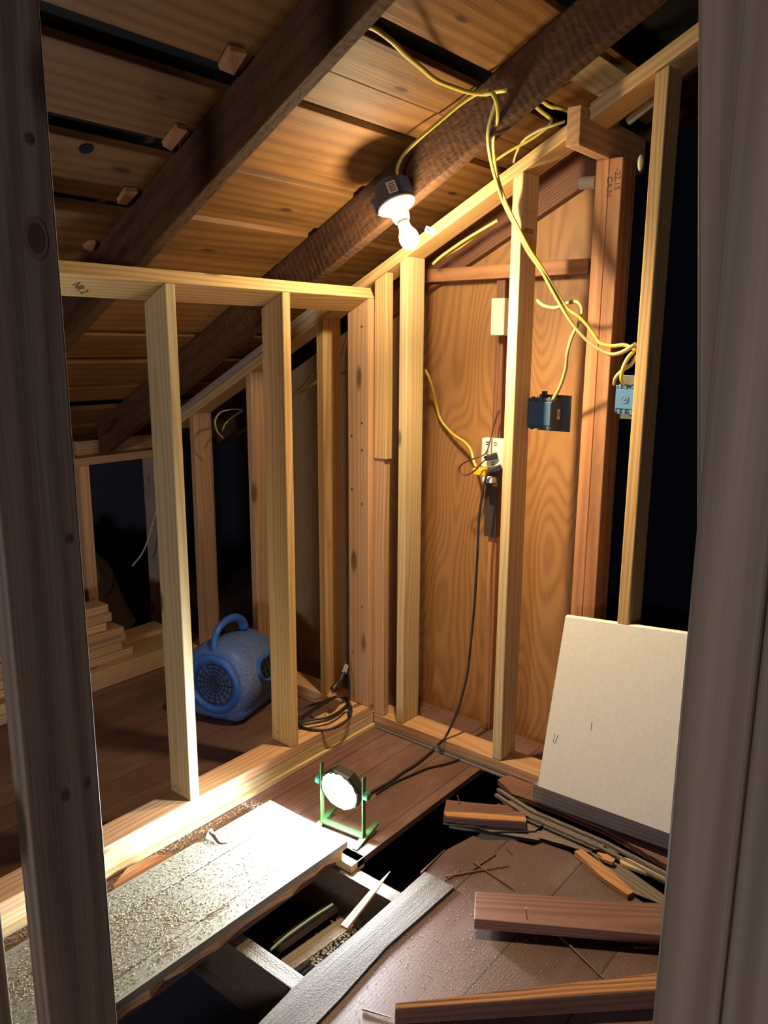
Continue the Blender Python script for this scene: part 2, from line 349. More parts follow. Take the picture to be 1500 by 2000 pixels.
# left wall (plane y = 0)
bm = new(); hexa(bm, boxc(-2.3, 0, 0, SW, .018, .056), .003, 2)
tag(link('bottom_plate', bm, SPRUCE, (-1, .05, .018), frame_of((1, 0, 0), (0, 0, 1))), 'lower layer of the doubled bottom plate under the left stud wall', 'plate')
bm = new(); hexa(bm, boxc(-2.3, 0, 0, SW, .0565, .094), .003, 2)
tag(link('bottom_plate', bm, FIRP, (-1, .05, .0565), frame_of((1, 0, 0), (0, 0, 1))), 'upper layer of the doubled bottom plate, carrying the left wall studs', 'plate')
bm = new(); hexa(bm, boxc(-2.3, -.004, -.012, SW, .0005, .0175), .002, 2)
tag(link('base_strip', bm, SPRUCE, (-1, .05, .001), frame_of((1, 0, 0), (0, 0, 1))), 'thin pale strip lying on the floor under the left wall plates', 'strip')
n_ = V((0, .4472, .8944)); sd = V((0, .8944, -.4472))
bm = new(); c = []
for x in (-2.3, -.001):
    for q in ((0, 0), (SW*1.02, 0), (SW*1.02, .040), (0, .040)):
        c.append(V((x, 0, 1.638)) + sd*q[0] + n_*q[1])
hexa(bm, c, .003, 2)
ltp = tag(link('top_plate', bm, FIR, (-1, .05, 1.63), frame_of((1, 0, 0), (0, .45, .89))), 'long yellow top plate along the head of the left stud wall', 'plate')
p = on(140, 556, (0, .5, 1), 1.6372); Rm = frame_of((.75, .59, -.3), (0, -.4472, -.8944)).to_4x4(); Rm.translation = p
writing('grade_stamp', 'NR 2', .03, Rm, ltp)
s2 = stud('wall_stud', -.881, -.847, 0, SW, .0945, TL, SPRUCE, 'left wall stud whose narrow edge glows white beside the work light', GL)
nails(s2, [(-.8815, .02, .12), (-.8815, .05, .115), (-.8815, .075, .12)], (-1, 0, 0))
s3 = stud('wall_stud', -.448, -.414, 0, SW, .0945, TL, FIR, 'second left wall stud, in front of the right half of the blue blower', GL)
nails(s3, [(-.4485, .02, .12), (-.4485, .07, .13)], (-1, 0, 0))
s4 = stud('wall_stud', -.0345, -.0005, 0, SW, .0945, TL, FIRP, 'last left wall stud tight in the corner, beside the black cord coil', GL)
nails(s4, [(-.035, .03, z) for z in (1.54, 1.2, 1.1, .9, .5)] + [(-.035, .08, z) for z in (1.15, .95, .3)], (-1, 0, 0), .004)
# right wall (plane x = 0)
bm = new(); hexa(bm, boxc(0, SW, -2.6, -.0, .0185, .056), .003, 2)
tag(link('bottom_plate', bm, FIRP, (.05, -1, .018), frame_of((0, 1, 0), (0, 0, 1))), 'bottom plate of the right stud wall, running under the cream board', 'plate')
bm = new(); hexa(bm, boxc(0, SW, .1005, 1.35, .0005, .056), .003, 2)
tag(link('bottom_plate', bm, FIRP, (.05, 1, .018), frame_of((0, 1, 0), (0, 0, 1))), 'bottom plate beyond the left wall, behind the blue blower', 'plate')
for k, (z0, z1, ins, lb) in enumerate([(.0005, .009, .0, 'lower thin grey strip under the right wall plate'), (.0095, .018, .006, 'upper thin grey strip under the right wall plate')]):
    bm = new(); hexa(bm, boxc(ins-.008, SW, -.74, -.0, z0, z1), .001, 1)
    tag(link('base_strip', bm, GREYB, (.05, -.3, z0), frame_of((0, 1, 0), (0, 0, 1))), lb, 'strip')
TR = lambda x, y: TZ(y) - .0005
stud('wall_stud', .0005, .0345, -.0465, .05, .0565, 1.067, FIRP, 'lower reddish stud standing flat in the wall corner', GR)
stud('wall_stud', -.004, .0345, -.056, -.0005, 1.068, lambda x, y: min(TZ(y)-.004, 1.80), FIR, 'short stud scabbed flat above the lower corner stud', GR)
stud('wall_stud', 0, SW, -.144, -.110, .0565, TR, SPRUCE, 'right wall stud directly under the glowing bulb', GR)
s5 = stud('wall_stud', 0, SW, -.577, -.541, .0565, TR, SPRUCE, 'right wall stud that the grey-blue box is nailed to', GR)
nails(s5, [(x, -.5775, 1.88) for x in (.02, .045, .075)], (0, -1, 0))
Rm = Matrix(((1, 0, 0), (0, 0, -1), (0, 1, 0))).to_4x4(); Rm.translation = (.018, -.5776, 1.815)
writing('grade_stamp', 'SZSZSL', .018, Rm, s5)
stud('wall_stud', 0, SW, -.996, -.960, .0565, TR, FIR, 'right wall stud rising behind the cream board, near the doorway', GR)
for y0, m, lb in ((.29, FIR, 'stud seen through the left wall, nearest the corner'), (.70, FIRP, 'middle stud seen through the left wall above the blower'), (1.09, FIRP, 'farthest stud seen through the left wall, left of the blower handle')):
    stud('wall_stud', 0, SW, y0-.036, y0, .0565, TR, m, lb, GB)
def slopeboard(name, x0, x1, y0, y1, off, th, m, label, cat, group=None, sl=.5, base=1.70, bev=.003, md=None, dx=0):
    """board lying along the slope: underside z = base + off - sl*y"""
    c = []
    for y, d in ((y0, 0), (y1, dx)):
        z = base+off-sl*y
        c += [(x0+d, y, z), (x1+d, y, z), (x1+d, y, z+th), (x0+d, y, z+th)]
    bm = new(); hexa(bm, c, bev, 2)
    ax = V((0, y1-y0, -sl*(y1-y0))).normalized()
    return tag(link(name, bm, m, ((x0+x1)/2, y0, base+off-sl*y0), frame_of(ax, (1, 0, .1) if md else (0, .45, .9))), label, cat, group)
slopeboard('sloping_top_plate', 0, SW, -.731, 1.22, 0, .040, FIR, 'sloping top plate over the right wall studs, below the dark cross rafter', 'plate')
slopeboard('sloping_top_plate', 0, SW, .22, 1.30, .041, .034, WEATH, 'second sloping plate stacked on top, seen through the left wall', 'plate')
slopeboard('sloping_top_plate', 0, SW*1.25, -1.75, -.779, .005, .045, FIR, 'upper piece of sloping plate rising from the beam end to the doorway', 'plate')

# beam end and old posts
bm = new(); hexa(bm, boxc(-.05, .42, -.777, -.736, 2.022, 2.125), .002, 2)
tag(link('cross_beam', bm, wood('rough_beam_wood', (.50, .29, .14), (.36, .19, .085), knots=0, bump=.6, rings=12), (-.05, -.75, 2.02), frame_of((1, 0, 0), (0, 0, 1))), 'short rough beam with pale sawn end poking through the sloping plate', 'beam')
stud('old_post', .15, .25, -.779, -.737, .0, 2.0215, OLDST, 'rough brown old post, left one of the pair under the beam', 'old posts under the beam', cat='post')
bp = stud('old_post', .15, .25, -.8215, -.7795, .0, 2.0215, OLDST, 'smoother orange old post with handwriting near its top, right of the pair', 'old posts under the beam', cat='post')
Rm = Matrix(((0, 0, -1), (0, -1, 0), (-1, 0, 0))).to_4x4()
Rm = Matrix.Identity(4); Rm.col[0][:3] = (0, 0, -1); Rm.col[1][:3] = (0, -1, 0); Rm.col[2][:3] = (-1, 0, 0); Rm.translation = (.1494, -.799, 1.99)
writing('handwriting', '-22,15\n   CA,N', .024, Rm, bp)

# sheathing behind the right wall
def sheet(y0, y1, z0, zt, x, m, label, name='plywood_panel', cat='panel'):
    c = [(x, y0, z0), (x+.012, y0, z0), (x+.012, y1, z0), (x, y1, z0)]
    bm = new(); hexa(bm, c + [(a, b, zt(b)) for a, b, _ in c])
    return tag(link(name, bm, m, (x, (y0+y1)/2, z0), frame_of((0, 0, 1), (-1, 0, 0))), label, cat)
DK = lambda y: 1.90 - SL*y
sheet(-.735, .04, .0, lambda y: DK(y)-.01, .302, PLY, 'orange plywood panel with wavy grain behind the right wall')
sheet(.045, .80, .0, lambda y: DK(y)-.16, .300, PLYD, 'dull plywood panel in shadow behind the studs past the corner')
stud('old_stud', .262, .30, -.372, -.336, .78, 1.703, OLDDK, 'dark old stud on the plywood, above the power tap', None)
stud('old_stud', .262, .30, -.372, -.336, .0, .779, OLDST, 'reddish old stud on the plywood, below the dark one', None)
bm = new(); hexa(bm, boxc(.250, .2615, -.375, -.325, .78, 1.075), .001)
tag(link('dark_board', bm, plain('dark_brown_board', (.045, .032, .028), .6), (.25, -.35, .9), frame_of((0, 0, 1), (1, 0, 0))), 'dark flat board hanging below the white power tap', 'board')
bm = new(); hexa(bm, boxc(.232, .267, -.690, .06, 1.704, 1.750), .002)
tag(link('horizontal_cleat', bm, OLDST, (.25, -.3, 1.72), frame_of((0, 1, 0), (0, 0, 1))), 'brown horizontal cleat nailed across the plywood panel', 'cleat')
slopeboard('sloping_ledger', .268, .30, -.73, .16, .0, .12, OLDDK, 'dark sloping ledger board across the top of the plywood', 'board', base=1.655, md=1)
bm = new(); tube(bm, [X(1134, 358, .20), X(1165, 356, .20)], .019, 16, smooth=0)
o = link('pipe_stub', bm, CREAM, X(1145, 358, .2), smooth=False); tag(o, 'white knob insulator poking out left of the old posts', 'insulator')
bm = new(); hexa(bm, boxc(.205, .262, -.405, -.352, 1.511, 1.636), .004)
tag(link('cover_box', bm, CREAM, (.23, -.38, 1.57)), 'cream box half hidden behind the boxed right wall stud', 'box')
bm = new(); a = X(1226, 238, .22); tube(bm, [a, a+V((0, -.12, .07))], .012, 12, smooth=0)
tag(link('pipe_stub', bm, CREAM, a), 'white tube under the upper sloping plate', 'insulator')
bm = new(); a = X(1251, 318, .14); bmesh.ops.create_uvsphere(bm, u_segments=12, v_segments=8, radius=.012, matrix=Matrix.Translation(a) @ Matrix.Diagonal((1, .6, 1.9, 1)))
tag(link('knob_insulator', bm, CREAM, a, smooth=True), 'small white knob right of the beam, beside the near right stud', 'insulator')

# ---------------------------------------------------------------- roof
GRR = 'old rafters'
def rafter(x1, label, y0=-2.2, y1=1.52, dep=.155):
    return slopeboard('rafter', x1-.045, x1, y0, y1, 0, dep, OLD, label, 'rafter', GRR, sl=SL, base=1.745, bev=.004, md=1)
rafter(-.155, 'dark old rafter the glowing lamp box hangs on')
rafter(-.853, 'dark old rafter left of the lamp, over the left wall')
rafter(-1.55, 'dark old rafter at far left, partly behind the left door stud')
rafter(.545, 'dark old rafter beyond the plywood panel')
edges = [(-.965, -.785), (-.78, -.580), (-.532, -.425), (-.421, -.329), (-.311, -.125), (-.121, -.077), (-.074, .085), (.088, .128), (.131, .285), (.289, .508), (.515, .728), (.768, .924), (.960, 1.128), (1.172, 1.285), (1.360, 1.510), (1.545, 1.72), (1.74, 1.93)]
words = ['topmost', 'sixth', 'fifth', 'fourth', 'third', 'narrow', 'second', 'thin', 'first', 'lowest', 'first', 'second', 'third', 'fourth', 'fifth', 'sixth', 'seventh']
labs = ['highest visible roof board, beside the dark opening', 'wide roof board just above the gap the yellow cable enters', 'roof board forming the lower edge of the cable gap',
        'knotty roof board above the thin black gap uphill of the lamp', 'wide bright roof board carrying the shadow of the lamp', 'narrow roof board right below the lamp shadow board',
        'golden roof board level with the glowing lamp box', 'thin roof board strip under the golden board', 'rough striped roof board just above the left wall',
        'roof board directly over the top plate of the left wall', 'roof board just downhill of the left wall top plate', 'second roof board downhill of the left wall',
        'third roof board downhill of the left wall', 'fourth roof board downhill of the left wall', 'fifth roof board downhill, above the small far wall', 'sixth roof board downhill, over the far wall', 'last roof board at the eave']
def roof_board(y0, y1, x0, x1, lift, label):
    c = []
    for x in (x0, x1):
        for y, d in ((y0, 0), (y1, 0), (y1, .02), (y0, .02)):
            c.append((x, y, 1.9005+lift-SL*y+d))
    bm = new(); hexa(bm, c, .0015, 1)
    tag(link('roof_board', bm, DECK, (-1, y0, 1.905-SL*y0), frame_of((1, 0, 0), (0, .45, .9))), label, 'roof board', 'roof boards on the old rafters')
for i, (y0, y1) in enumerate(edges):
    if i == 0: y1 = -.835
    roof_board(y0, y1, -.874, .95 if i else -.155, (.003 if i % 2 else 0) + (.010 if i in (5, 7) else 0), labs[i])
ledge = [(-.965, -.62), (-.612, -.350), (-.288, -.120), (-.062, .113), (.150, .30), (.33, .50), (.53, .75), (.78, 1.0), (1.03, 1.3), (1.33, 1.6), (1.63, 1.93)]
llab = ['shaded roof board at the top left corner of the view', 'shaded roof board just above the upper black gap, left of the left rafter', 'shaded roof board between the two wide black gaps, left of the left rafter',
        'shaded roof board with a dark round knot hole, left of the left rafter', 'shaded roof board above the left end of the wall top plate', 'dark roof board behind the left end of the wall top plate']
for i, (y0, y1) in enumerate(ledge):
    roof_board(y0, y1, -2.6, -.878, .002*(i % 2), llab[i] if i < 6 else 'dark roof board low in the eave left of the left rafter, ' + ('first', 'second', 'third', 'fourth', 'fifth')[i-6] + ' below the top plate')
D_ = lambda x, y, c=1.885: on(x, y, (0, SL, 1), c)
for k, (a, b, c2, d, lb) in enumerate([((450, 98), (483, 106), (457, 148), (428, 136), 'small pale block added as a light patch beside the left rafter, in the upper black gap'), ((347, 250), (367, 256), (335, 296), (318, 286), 'small pale block added as a light patch beside the left rafter, in the middle black gap'),
                                       ((246, 374), (270, 376), (247, 402), (230, 398), 'small pale block added as a light patch beside the left rafter, in the lower black gap'), ((175, 478), (188, 476), (180, 492), (163, 486), 'tiny pale block added as a light patch just above the left wall top plate')]):
    q = [D_(*p) for p in (a, b, c2, d)]; bm = new(); hexa(bm, q + [p + V((0, .006, .0125)) for p in q], .001, 1)  # blocks added to stand in for patches of bulb light in the gaps
    tag(link('light_patch_block', bm, OLDST, q[0], frame_of(q[2]-q[0], (0, .45, .9))), lb, 'light patch block', 'light patch blocks in the roof gaps')
p = D_(169, 291, 1.8998); bm = new(); lathe(bm, [(.017, -.0006), (.017, .0006)], p, (0, .46, .89), 20)
kh = link('knot_hole', bm, plain('black_hole', (.004, .003, .003), 1), p); tag(kh, 'dark round knot hole in a shaded roof board, left of the left rafter', 'knot hole')
c = []
for y in (-.83, -.745):
    z = 1.80-SL*y
    c += [(-.15, y, z), (.5, y, z), (.5, y, z+.02), (-.15, y, z+.02)]
bm = new(); hexa(bm, c, .001, 1)
tag(link('roof_brace', bm, SPRUCE, (.1, -.79, 2.2), frame_of((1, 0, 0), (0, .4, .9))), 'new pale board spanning between the rafters above the beam end', 'board')
# roofing paper over the boards, seen black through the gaps
bm = new(); c = []
for x in (-2.6, .95):
    for y, d in ((-.96, 0), (1.93, 0), (1.93, .01), (-.96, .01)): c.append((x, y, 1.945-SL*y+d))
hexa(bm, c)
tag(link('ceiling', bm, plain('black_roofing_paper', (.012, .011, .010), .95)), 'black roofing paper behind the gaps between roof boards', None, None, 'structure')

# ---------------------------------------------------------------- small far knee wall, insulation, wire
bm = new(); hexa(bm, boxc(-.75, .25, 1.50, 1.60, .925, .962), .003)
tag(link('header_board', bm, FIRP, (0, 1.5, .93), frame_of((1, 0, 0), (0, 0, 1))), 'lower header board over the small dark opening at far left', 'header')
bm = new(); hexa(bm, boxc(-.28, .25, 1.56, 1.60, .963, 1.03), .003)
tag(link('header_board', bm, FIRP, (0, 1.56, .97), frame_of((1, 0, 0), (0, 0, 1))), 'upper header board on top of the lower one at far left', 'header')
stud('jamb_stud', -.315, -.265, 1.50, 1.60, .0, .9245, FIRP, 'left jamb of the small dark opening behind the lumber stack')
stud('jamb_stud', .085, .12, 1.50, 1.60, .0, .9245, WEATH, 'right jamb of the small dark opening, beside the bright stud')
bm = new(); a = [V((.084, 1.50, .66)), Y(292, 1045, 1.46), Y(278, 1080, 1.44), Y(258, 1106, 1.44)]; tube(bm, a, .004)
tag(link('loose_wire', bm, plain('grey_white_wire', (.45, .47, .42), .5), smooth=True), 'pale loose wire dangling in the small dark opening', 'wire')
def heap(cx, cy, rx, ry, h, seed):
    bm = new(); rnd = random.Random(seed); n = 26
    ph = [rnd.random()*6 for _ in range(8)]
    g = [[None]*(n+1) for _ in range(n+1)]
    for i in range(n+1):
        for j in range(n+1):
            u, v = i/n*2-1, j/n*2-1; r = min(1, math.hypot(u, v))
            z = h*(1-r**3) * (1+.22*math.sin(u*7+ph[0])*math.sin(v*6+ph[1]) + .12*math.sin(u*17+ph[2])+.1*math.sin(v*19+ph[3])) if r < 1 else 0
            g[i][j] = bm.verts.new((cx+u*rx, cy+v*ry, max(z, 0)))
    for i in range(n):
        for j in range(n): bm.faces.new((g[i][j], g[i+1][j], g[i+1][j+1], g[i][j+1]))
    return bm
tag(link('insulation_heap', heap(-.22, 2.0, .40, .35, .40, 4), INS, smooth=True), 'lumpy brown insulation heap beyond the small dark opening', 'insulation', None, 'stuff')
# eave darkness: underside sheathing beyond the knee wall
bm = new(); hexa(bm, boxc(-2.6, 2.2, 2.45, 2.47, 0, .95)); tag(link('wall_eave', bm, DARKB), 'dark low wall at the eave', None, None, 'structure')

# lumber stack
st = []
rows = [  # x_end, y0, z0, thick, width
    (-.02, 1.13, .001, .040, .24), (-.02, 1.132, .0415, .046, .25), (-.30, 1.18, .088, .036, .10), (-.02, 1.30, .088, .028, .12), (-.35, 1.185, .125, .036, .10), (-.325, 1.19, .162, .04, .10), (-.345, 1.17, .203, .034, .10),
    (-.42, 1.185, .238, .036, .10), (-.395, 1.18, .275, .040, .10), (-.405, 1.185, .3165, .038, .10), (-.62, 1.18, .356, .036, .10)]
words = ['bottom', 'second', 'third', 'rear low', 'fourth', 'fifth', 'sixth', 'seventh', 'eighth', 'ninth', 'topmost']
for i, (xe, y, z, t, w) in enumerate(rows):
    bm = new(); hexa(bm, boxc(-2.2+random.uniform(-.1, .1), xe, y, y+w, z, z+t), .003)
    o = link('stacked_lumber', bm, [FIRP, FIR][i % 3 == 1], (-.8, y, z), frame_of((1, 0, 0), (0, 0, 1)))
    tag(o, f'pinkish board in the stack at far left, {words[i]} from the floor' if i not in (0, 3, 10) else {0: 'pinkish board at the bottom of the lumber stack, far left', 3: 'pinkish board lying low behind the stepped lumber stack', 10: 'pinkish board topmost on the lumber stack, left of the door stud'}[i], 'lumber', 'stacked lumber')

# ---------------------------------------------------------------- doorway studs in the foreground
GD = 'doorway studs in the foreground'
RZ = lambda x, y: min(2.9, 1.74 - SL*y)
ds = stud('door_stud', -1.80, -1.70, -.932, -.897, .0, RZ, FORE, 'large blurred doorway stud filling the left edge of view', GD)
KNOT = plain('dark_knot_wood', (.13, .075, .045), .6); KRIM = plain('knot_rim_wood', (.24, .155, .095), .6)
for (kx, ky, ka, kb) in ((70, 465, .010, .017), (133, 1053, .0042, .005), (125, 1555, .0045, .007), (168, 1530, .0035, .006), (55, 270, .004, .005)):
    p = Y(kx, ky, -.9322)
    for rr, dd, mm in ((1.45, .0003, KRIM), (1, .0006, KNOT)):
        bm = new(); bmesh.ops.create_circle(bm, cap_ends=True, segments=24, radius=1, matrix=Matrix.Translation(p + V((0, -dd, 0))) @ Matrix.Rotation(math.pi/2, 4, 'X') @ Matrix.Diagonal((ka*rr, kb*rr, 1, 1)))
        link('knot', bm, mm, p, None, ds)
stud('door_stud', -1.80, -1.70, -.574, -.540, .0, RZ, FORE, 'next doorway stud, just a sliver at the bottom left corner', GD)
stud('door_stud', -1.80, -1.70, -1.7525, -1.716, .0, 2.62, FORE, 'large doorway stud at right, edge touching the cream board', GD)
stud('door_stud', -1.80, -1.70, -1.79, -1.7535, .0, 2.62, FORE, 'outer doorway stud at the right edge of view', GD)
a = X(1373, 0, -1.66); b = X(1370, 850, -1.66); d = (b-a).normalized()
a2 = a - d*.22; b2 = a + d*((b-a).length+.35); off = V((0, -.052, 0))
bm = new(); bar(bm, a2+off, b2+off, .10, .034, (1, 0, 0), .003)
tag(link('leaning_board', bm, FORE, b2, frame_of(a2-b2, (1, 0, 0))), 'slightly leaning board behind the right doorway stud, at the top', 'board')

# ---------------------------------------------------------------- lamp on the rafter
lamp = empty('keyless_lamp', (-.265, -.29, 1.93), 'glowing bulb in a white lampholder on a blue box, fixed to the rafter', 'lamp')
DC = V((-.262, -.300, 1.884))
bm = new(); A = frame_of(BAX, (1, 0, 0))
def box_local(bm, org, R, x0, x1, y0, y1, z0, z1, bev=0, mt=0):
    hexa(bm, [V(org)+R.col[0]*c[0]+R.col[1]*c[1]+R.col[2]*c[2] for c in boxc(x0, x1, y0, y1, z0, z1)], bev, 2, mt)
lathe(bm, [(.038, -.072), (.046, -.070), (.048, -.04), (.048, -.006), (.050, -.004)], DC, BAX, 12)
link('junction_box', bm, GREYBX, DC, None, lamp)
bm = new(); box_local(bm, DC, A, -.060, -.004, .036, .068, -.014, .030, .003); link('mounting_bracket', bm, BLUEB, DC, None, lamp)
bm = new(); box_local(bm, DC, A, -.062, -.010, -.060, -.044, -.012, .022, .002); link('mounting_bracket', bm, BLUEB, DC, None, lamp)
tod = (EYE-DC); tod -= BAX*tod.dot(BAX); tod.normalize(); tod = (tod + BAX.cross(tod)*-.15).normalized()
Rl = frame_of(BAX, tod)
bm = new(); box_local(bm, DC, Rl, -.052, -.016, -.014, .014, .044, .0495, .001); pl = link('paper_label', bm, LABELW, DC, None, lamp)
for k in range(4):
    bm = new(); box_local(bm, DC, Rl, -.046+k*.007, -.043+k*.007, -.009, .009, .0494, .0500); link('printed_line', bm, INK, DC, None, pl)
bm = new(); lathe(bm, [(.048, -.003), (.058, -.001), (.058, .004), (.052, .008), (.034, .012), (.030, .018), (.027, .040), (.023, .052), (.020, .053)], DC, BAX, 40)
hold = link('lampholder', bm, PORC, DC, None, lamp, True)
for s in (-1, 1):
    bm = new(); lathe(bm, [(.004, 0), (.004, .010)], DC + A.col[1]*.042*s, BAX, 10); link('screw', bm, METAL, DC, None, hold)
bm = new(); lathe(bm, [(.0175, .050), (.0180, .060), (.0185, .066), (.017, .072)], DC, BAX, 28); link('bulb_base', bm, PORC, DC, None, lamp, True)
bm = new(); lathe(bm, [(.0165, .0725), (.019, .080), (.022, .086), (.027, .096), (.0295, .108), (.028, .122), (.022, .133), (.012, .140), (.003, .1425)], DC, BAX, 28)
link('glass_bulb', bm, BULBM, DC, None, lamp, True)
so.location = DC + BAX*.150
# white tag stuck to the sloping plate beside the bulb
bm = new(); q = [(833, 441), (850, 447), (847, 460), (829, 451)]; pp = [X(x, y, -.001) for x, y in q]
f_ = [p + V((-.001, 0, 0)) for p in pp]; hexa(bm, pp + f_)
tg = tag(link('paper_tag', bm, plain('white_tag', (.8, .8, .85), .6), pp[0]), 'small white tag with blue print on the sloping plate, right of the bulb', 'tag')
bm = new(); pp = [X(x, y, -.0021) for x, y in [(834, 443), (841, 446), (838, 453), (832, 450)]]; hexa(bm, pp + [p+V((-.0004, 0, 0)) for p in pp]); link('blue_mark', bm, BLUEINK, (0, 0, 0), None, tg)

# ---------------------------------------------------------------- electrical boxes
def ebox(x0, x1, y0, y1, z0, z1, label, face, side, lab):
    e = empty('junction_box', (x0, y0, z0), label, 'electrical box')
    bm = new(); hexa(bm, boxc(x0, x1, y0, y1, z0, z1), .003); body = link('box_body', bm, side, (x0, y0, z0), None, e)
    bm = new(); hexa(bm, boxc(x0-.003, x0-.0005, y0+.003, y1-.003, z0+.012, z1-.012), .001)
    link('front_panel', bm, face, (x0, y0, z0), None, e)
    for yy in (y0+.010, (y0+y1)/2, y1-.014):
        for (za, zb) in ((z0-.004, z0+.010), (z1-.010, z1+.004)):
            bm = new(); hexa(bm, boxc(x0-.002, x0+.012, yy-.0035, yy+.0035, za, zb), .001); link('clamp_tab', bm, face, (x0, yy, za), None, e)
    bm = new(); lathe(bm, [(.012, 0), (.012, .0015), (.009, .002), (.008, .0012), (.004, .0012), (.0035, .003)], ((x0-.003), (y0+y1)/2, (z0+z1)/2), (-1, 0, 0), 20); link('embossed_ring', bm, face, (x0, y0, z0), None, e)
    if lab:
        bm = new(); hexa(bm, boxc(*lab)); l = link('paper_label', bm, LABELW, (x0, y0, z0), None, e)
        bm = new(); hexa(bm, boxc(lab[0]+.004, lab[1]-.004, lab[2]-.0005, lab[2]+.0001, lab[4]+.008, lab[5]-.008)); link('red_print', bm, RED, (x0, y0, z0), None, l)
    return e
bx = .088; ya, yb = X(1078, 790, bx).y, -.5775; za, zb = X(1060, 838, bx).z, X(1060, 778, bx).z
e1 = ebox(bx, bx+.072, ya, yb, za, zb, 'grey-blue electrical box nailed behind the side of a right wall stud', BLUEB, GREYBX, (bx+.040, bx+.056, ya-.0015, ya-.0002, za+.03, za+.062))
bm = new(); hexa(bm, boxc(bx+.072, bx+.078, ya-.030, yb, za-.012, zb+.008), .001); link('rear_flange', bm, GREYBX, (bx, ya, za), None, e1)
bm = new(); hexa(bm, boxc(bx+.012, bx+.026, ya+.030, ya+.045, zb-.002, zb+.022), .002); link('cable_clamp', bm, BLK, (bx, ya, zb), None, e1)
e2 = ebox(.022, .095, -.9585, -.898, 1.286, 1.366, 'blue electrical box on the near right stud, yellow cables entering its top', BLUEL, BLUEB, None)
bm = new(); hexa(bm, boxc(.098, .101, -.9595, -.885, 1.262, 1.392), .001); link('metal_bracket', bm, METAL, (.1, -.93, 1.29), None, e2)

# power tap with plugs
pt = empty('power_tap', (.235, -.36, 1.1), 'white multi outlet power tap on the dark old stud, plugs in it', 'power tap')
bm = new(); hexa(bm, boxc(.222, .2615, -.412, -.318, 1.042, 1.150), .008, 3); tp = link('tap_body', bm, PORC, (.24, -.36, 1.1), None, pt)
for yy, zz in ((-.345, 1.132), (-.378, 1.132), (-.345, 1.098), (-.37, 1.06)):
    for s in (-1, 1):
        bm = new(); hexa(bm, boxc(.2205, .2222, yy-.007, yy+.007, zz+s*.004-.0012, zz+s*.004+.0012)); link('outlet_slot', bm, BLK, (.22, yy, zz), None, tp)
yp = empty('yellow_plug', (.2, -.33, 1.03), 'yellow three-way plug end hanging at the lower left of the power tap', 'plug')
bm = new(); hexa(bm, boxc(.195, .235, -.352, -.300, 1.014, 1.041), .006, 3); link('plug_body', bm, plain('yellow_plug_plastic', (.85, .50, .03), .4), (.2, -.33, 1.03), None, yp)
bm = new(); hexa(bm, boxc(.193, .225, -.385, -.345, .992, 1.013), .004, 2); ls = link('label_sleeve', bm, plain('white_sleeve', (.75, .72, .75), .5), (.2, -.36, 1.0), None, yp)
bm = new(); hexa(bm, boxc(.1922, .1931, -.372, -.358, .996, 1.009)); link('blue_mark', bm, BLUEINK, (.2, -.36, 1.0), None, ls)
for nm, c0, c1, lb in (('cord_plug', X(946, 896, .20), X(966, 890, .20), 'small dark brown plug in the power tap'), ('cord_plug', X(953, 921, .19), X(974, 914, .19), 'black plug at the bottom of the power tap')):
    bm = new(); bar(bm, c0, c1 + V((.02, 0, 0)), .016, .018, (0, 0, 1), .004, 1.3); tag(link(nm, bm, BLK, c0), lb, 'plug')

# ---------------------------------------------------------------- cables
def cable(name, pts, r, m, label, cat='cable', group=None, flat=.6, seg=8):
    bm = new(); tube(bm, pts, r, seg, flat, 8, (1, 0, 0)); o = link(name, bm, m, V(pts[0]), None, None, True)
    return tag(o, label, cat, group)
GC = 'yellow electrical cables'
XX = lambda L: [X(*p) for p in L]
cable('yellow_cable', XX([(716, 50, -.80), (735, 58, -.76), (765, 80, -.70), (790, 105, -.62), (820, 130, -.52), (850, 155, -.42), (880, 168, -.34), (915, 180, -.25), (945, 184, -.213), (965, 180, -.21), (992, 176, -.208)]), .0062, YEL, 'yellow cable sagging from the left rafter to the lamp rafter', group=GC)
cable('yellow_cable', XX([(776, 342, -.262), (777, 325, -.262), (790, 300, -.26), (820, 270, -.25), (860, 236, -.23), (900, 203, -.218), (930, 184, -.214), (955, 176, -.212)]), .0062, YEL, 'yellow cable rising from the glowing lamp box along the rafter', group=GC)
tail = [(1008, 445, -.02), (1030, 490, -.016), (1058, 530, -.012), (1080, 570, .0), (1100, 605, .01), (1120, 635, .02), (1150, 668, .03), (1185, 690, .03), (1210, 690, .02), (1236, 676, .01), (1242, 672, .02)]
cable('yellow_cable', XX([(948, 182, -.22), (963, 183, -.222), (968, 200, -.22), (958, 235, -.215), (953, 265, -.205), (957, 305, -.17), (968, 350, -.10), (985, 400, -.04)] + tail), .0062, YEL2, 'long yellow cable hanging to the near right stud, lower strand', group=GC)
cable('yellow_cable', XX([(960, 180, -.226), (970, 200, -.225), (972, 232, -.21), (964, 265, -.18), (965, 305, -.14), (972, 345, -.09), (988, 395, -.045), (1010, 440, -.028), (1034, 486, -.022), (1060, 525, -.012), (1088, 572, .006), (1108, 602, .014), (1135, 622, .022), (1158, 650, .03), (1172, 670, .03), (1195, 676, .025), (1220, 674, .018), (1242, 684, .012)]), .0058, YEL, 'long yellow cable hanging to the near right stud, upper strand', group=GC)
cable('yellow_cable', XX([(1048, 586, .05), (1062, 597, .04), (1085, 601, .04), (1108, 592, .035), (1128, 590, .03), (1137, 606, .03), (1130, 632, .035), (1116, 660, .035), (1108, 690, .035), (1105, 720, .055), (1094, 755, .08), (1079, 782, .095), (1074, 794, .10)]), .0056, YEL2, 'yellow cable looping down into the grey-blue box', group=GC)
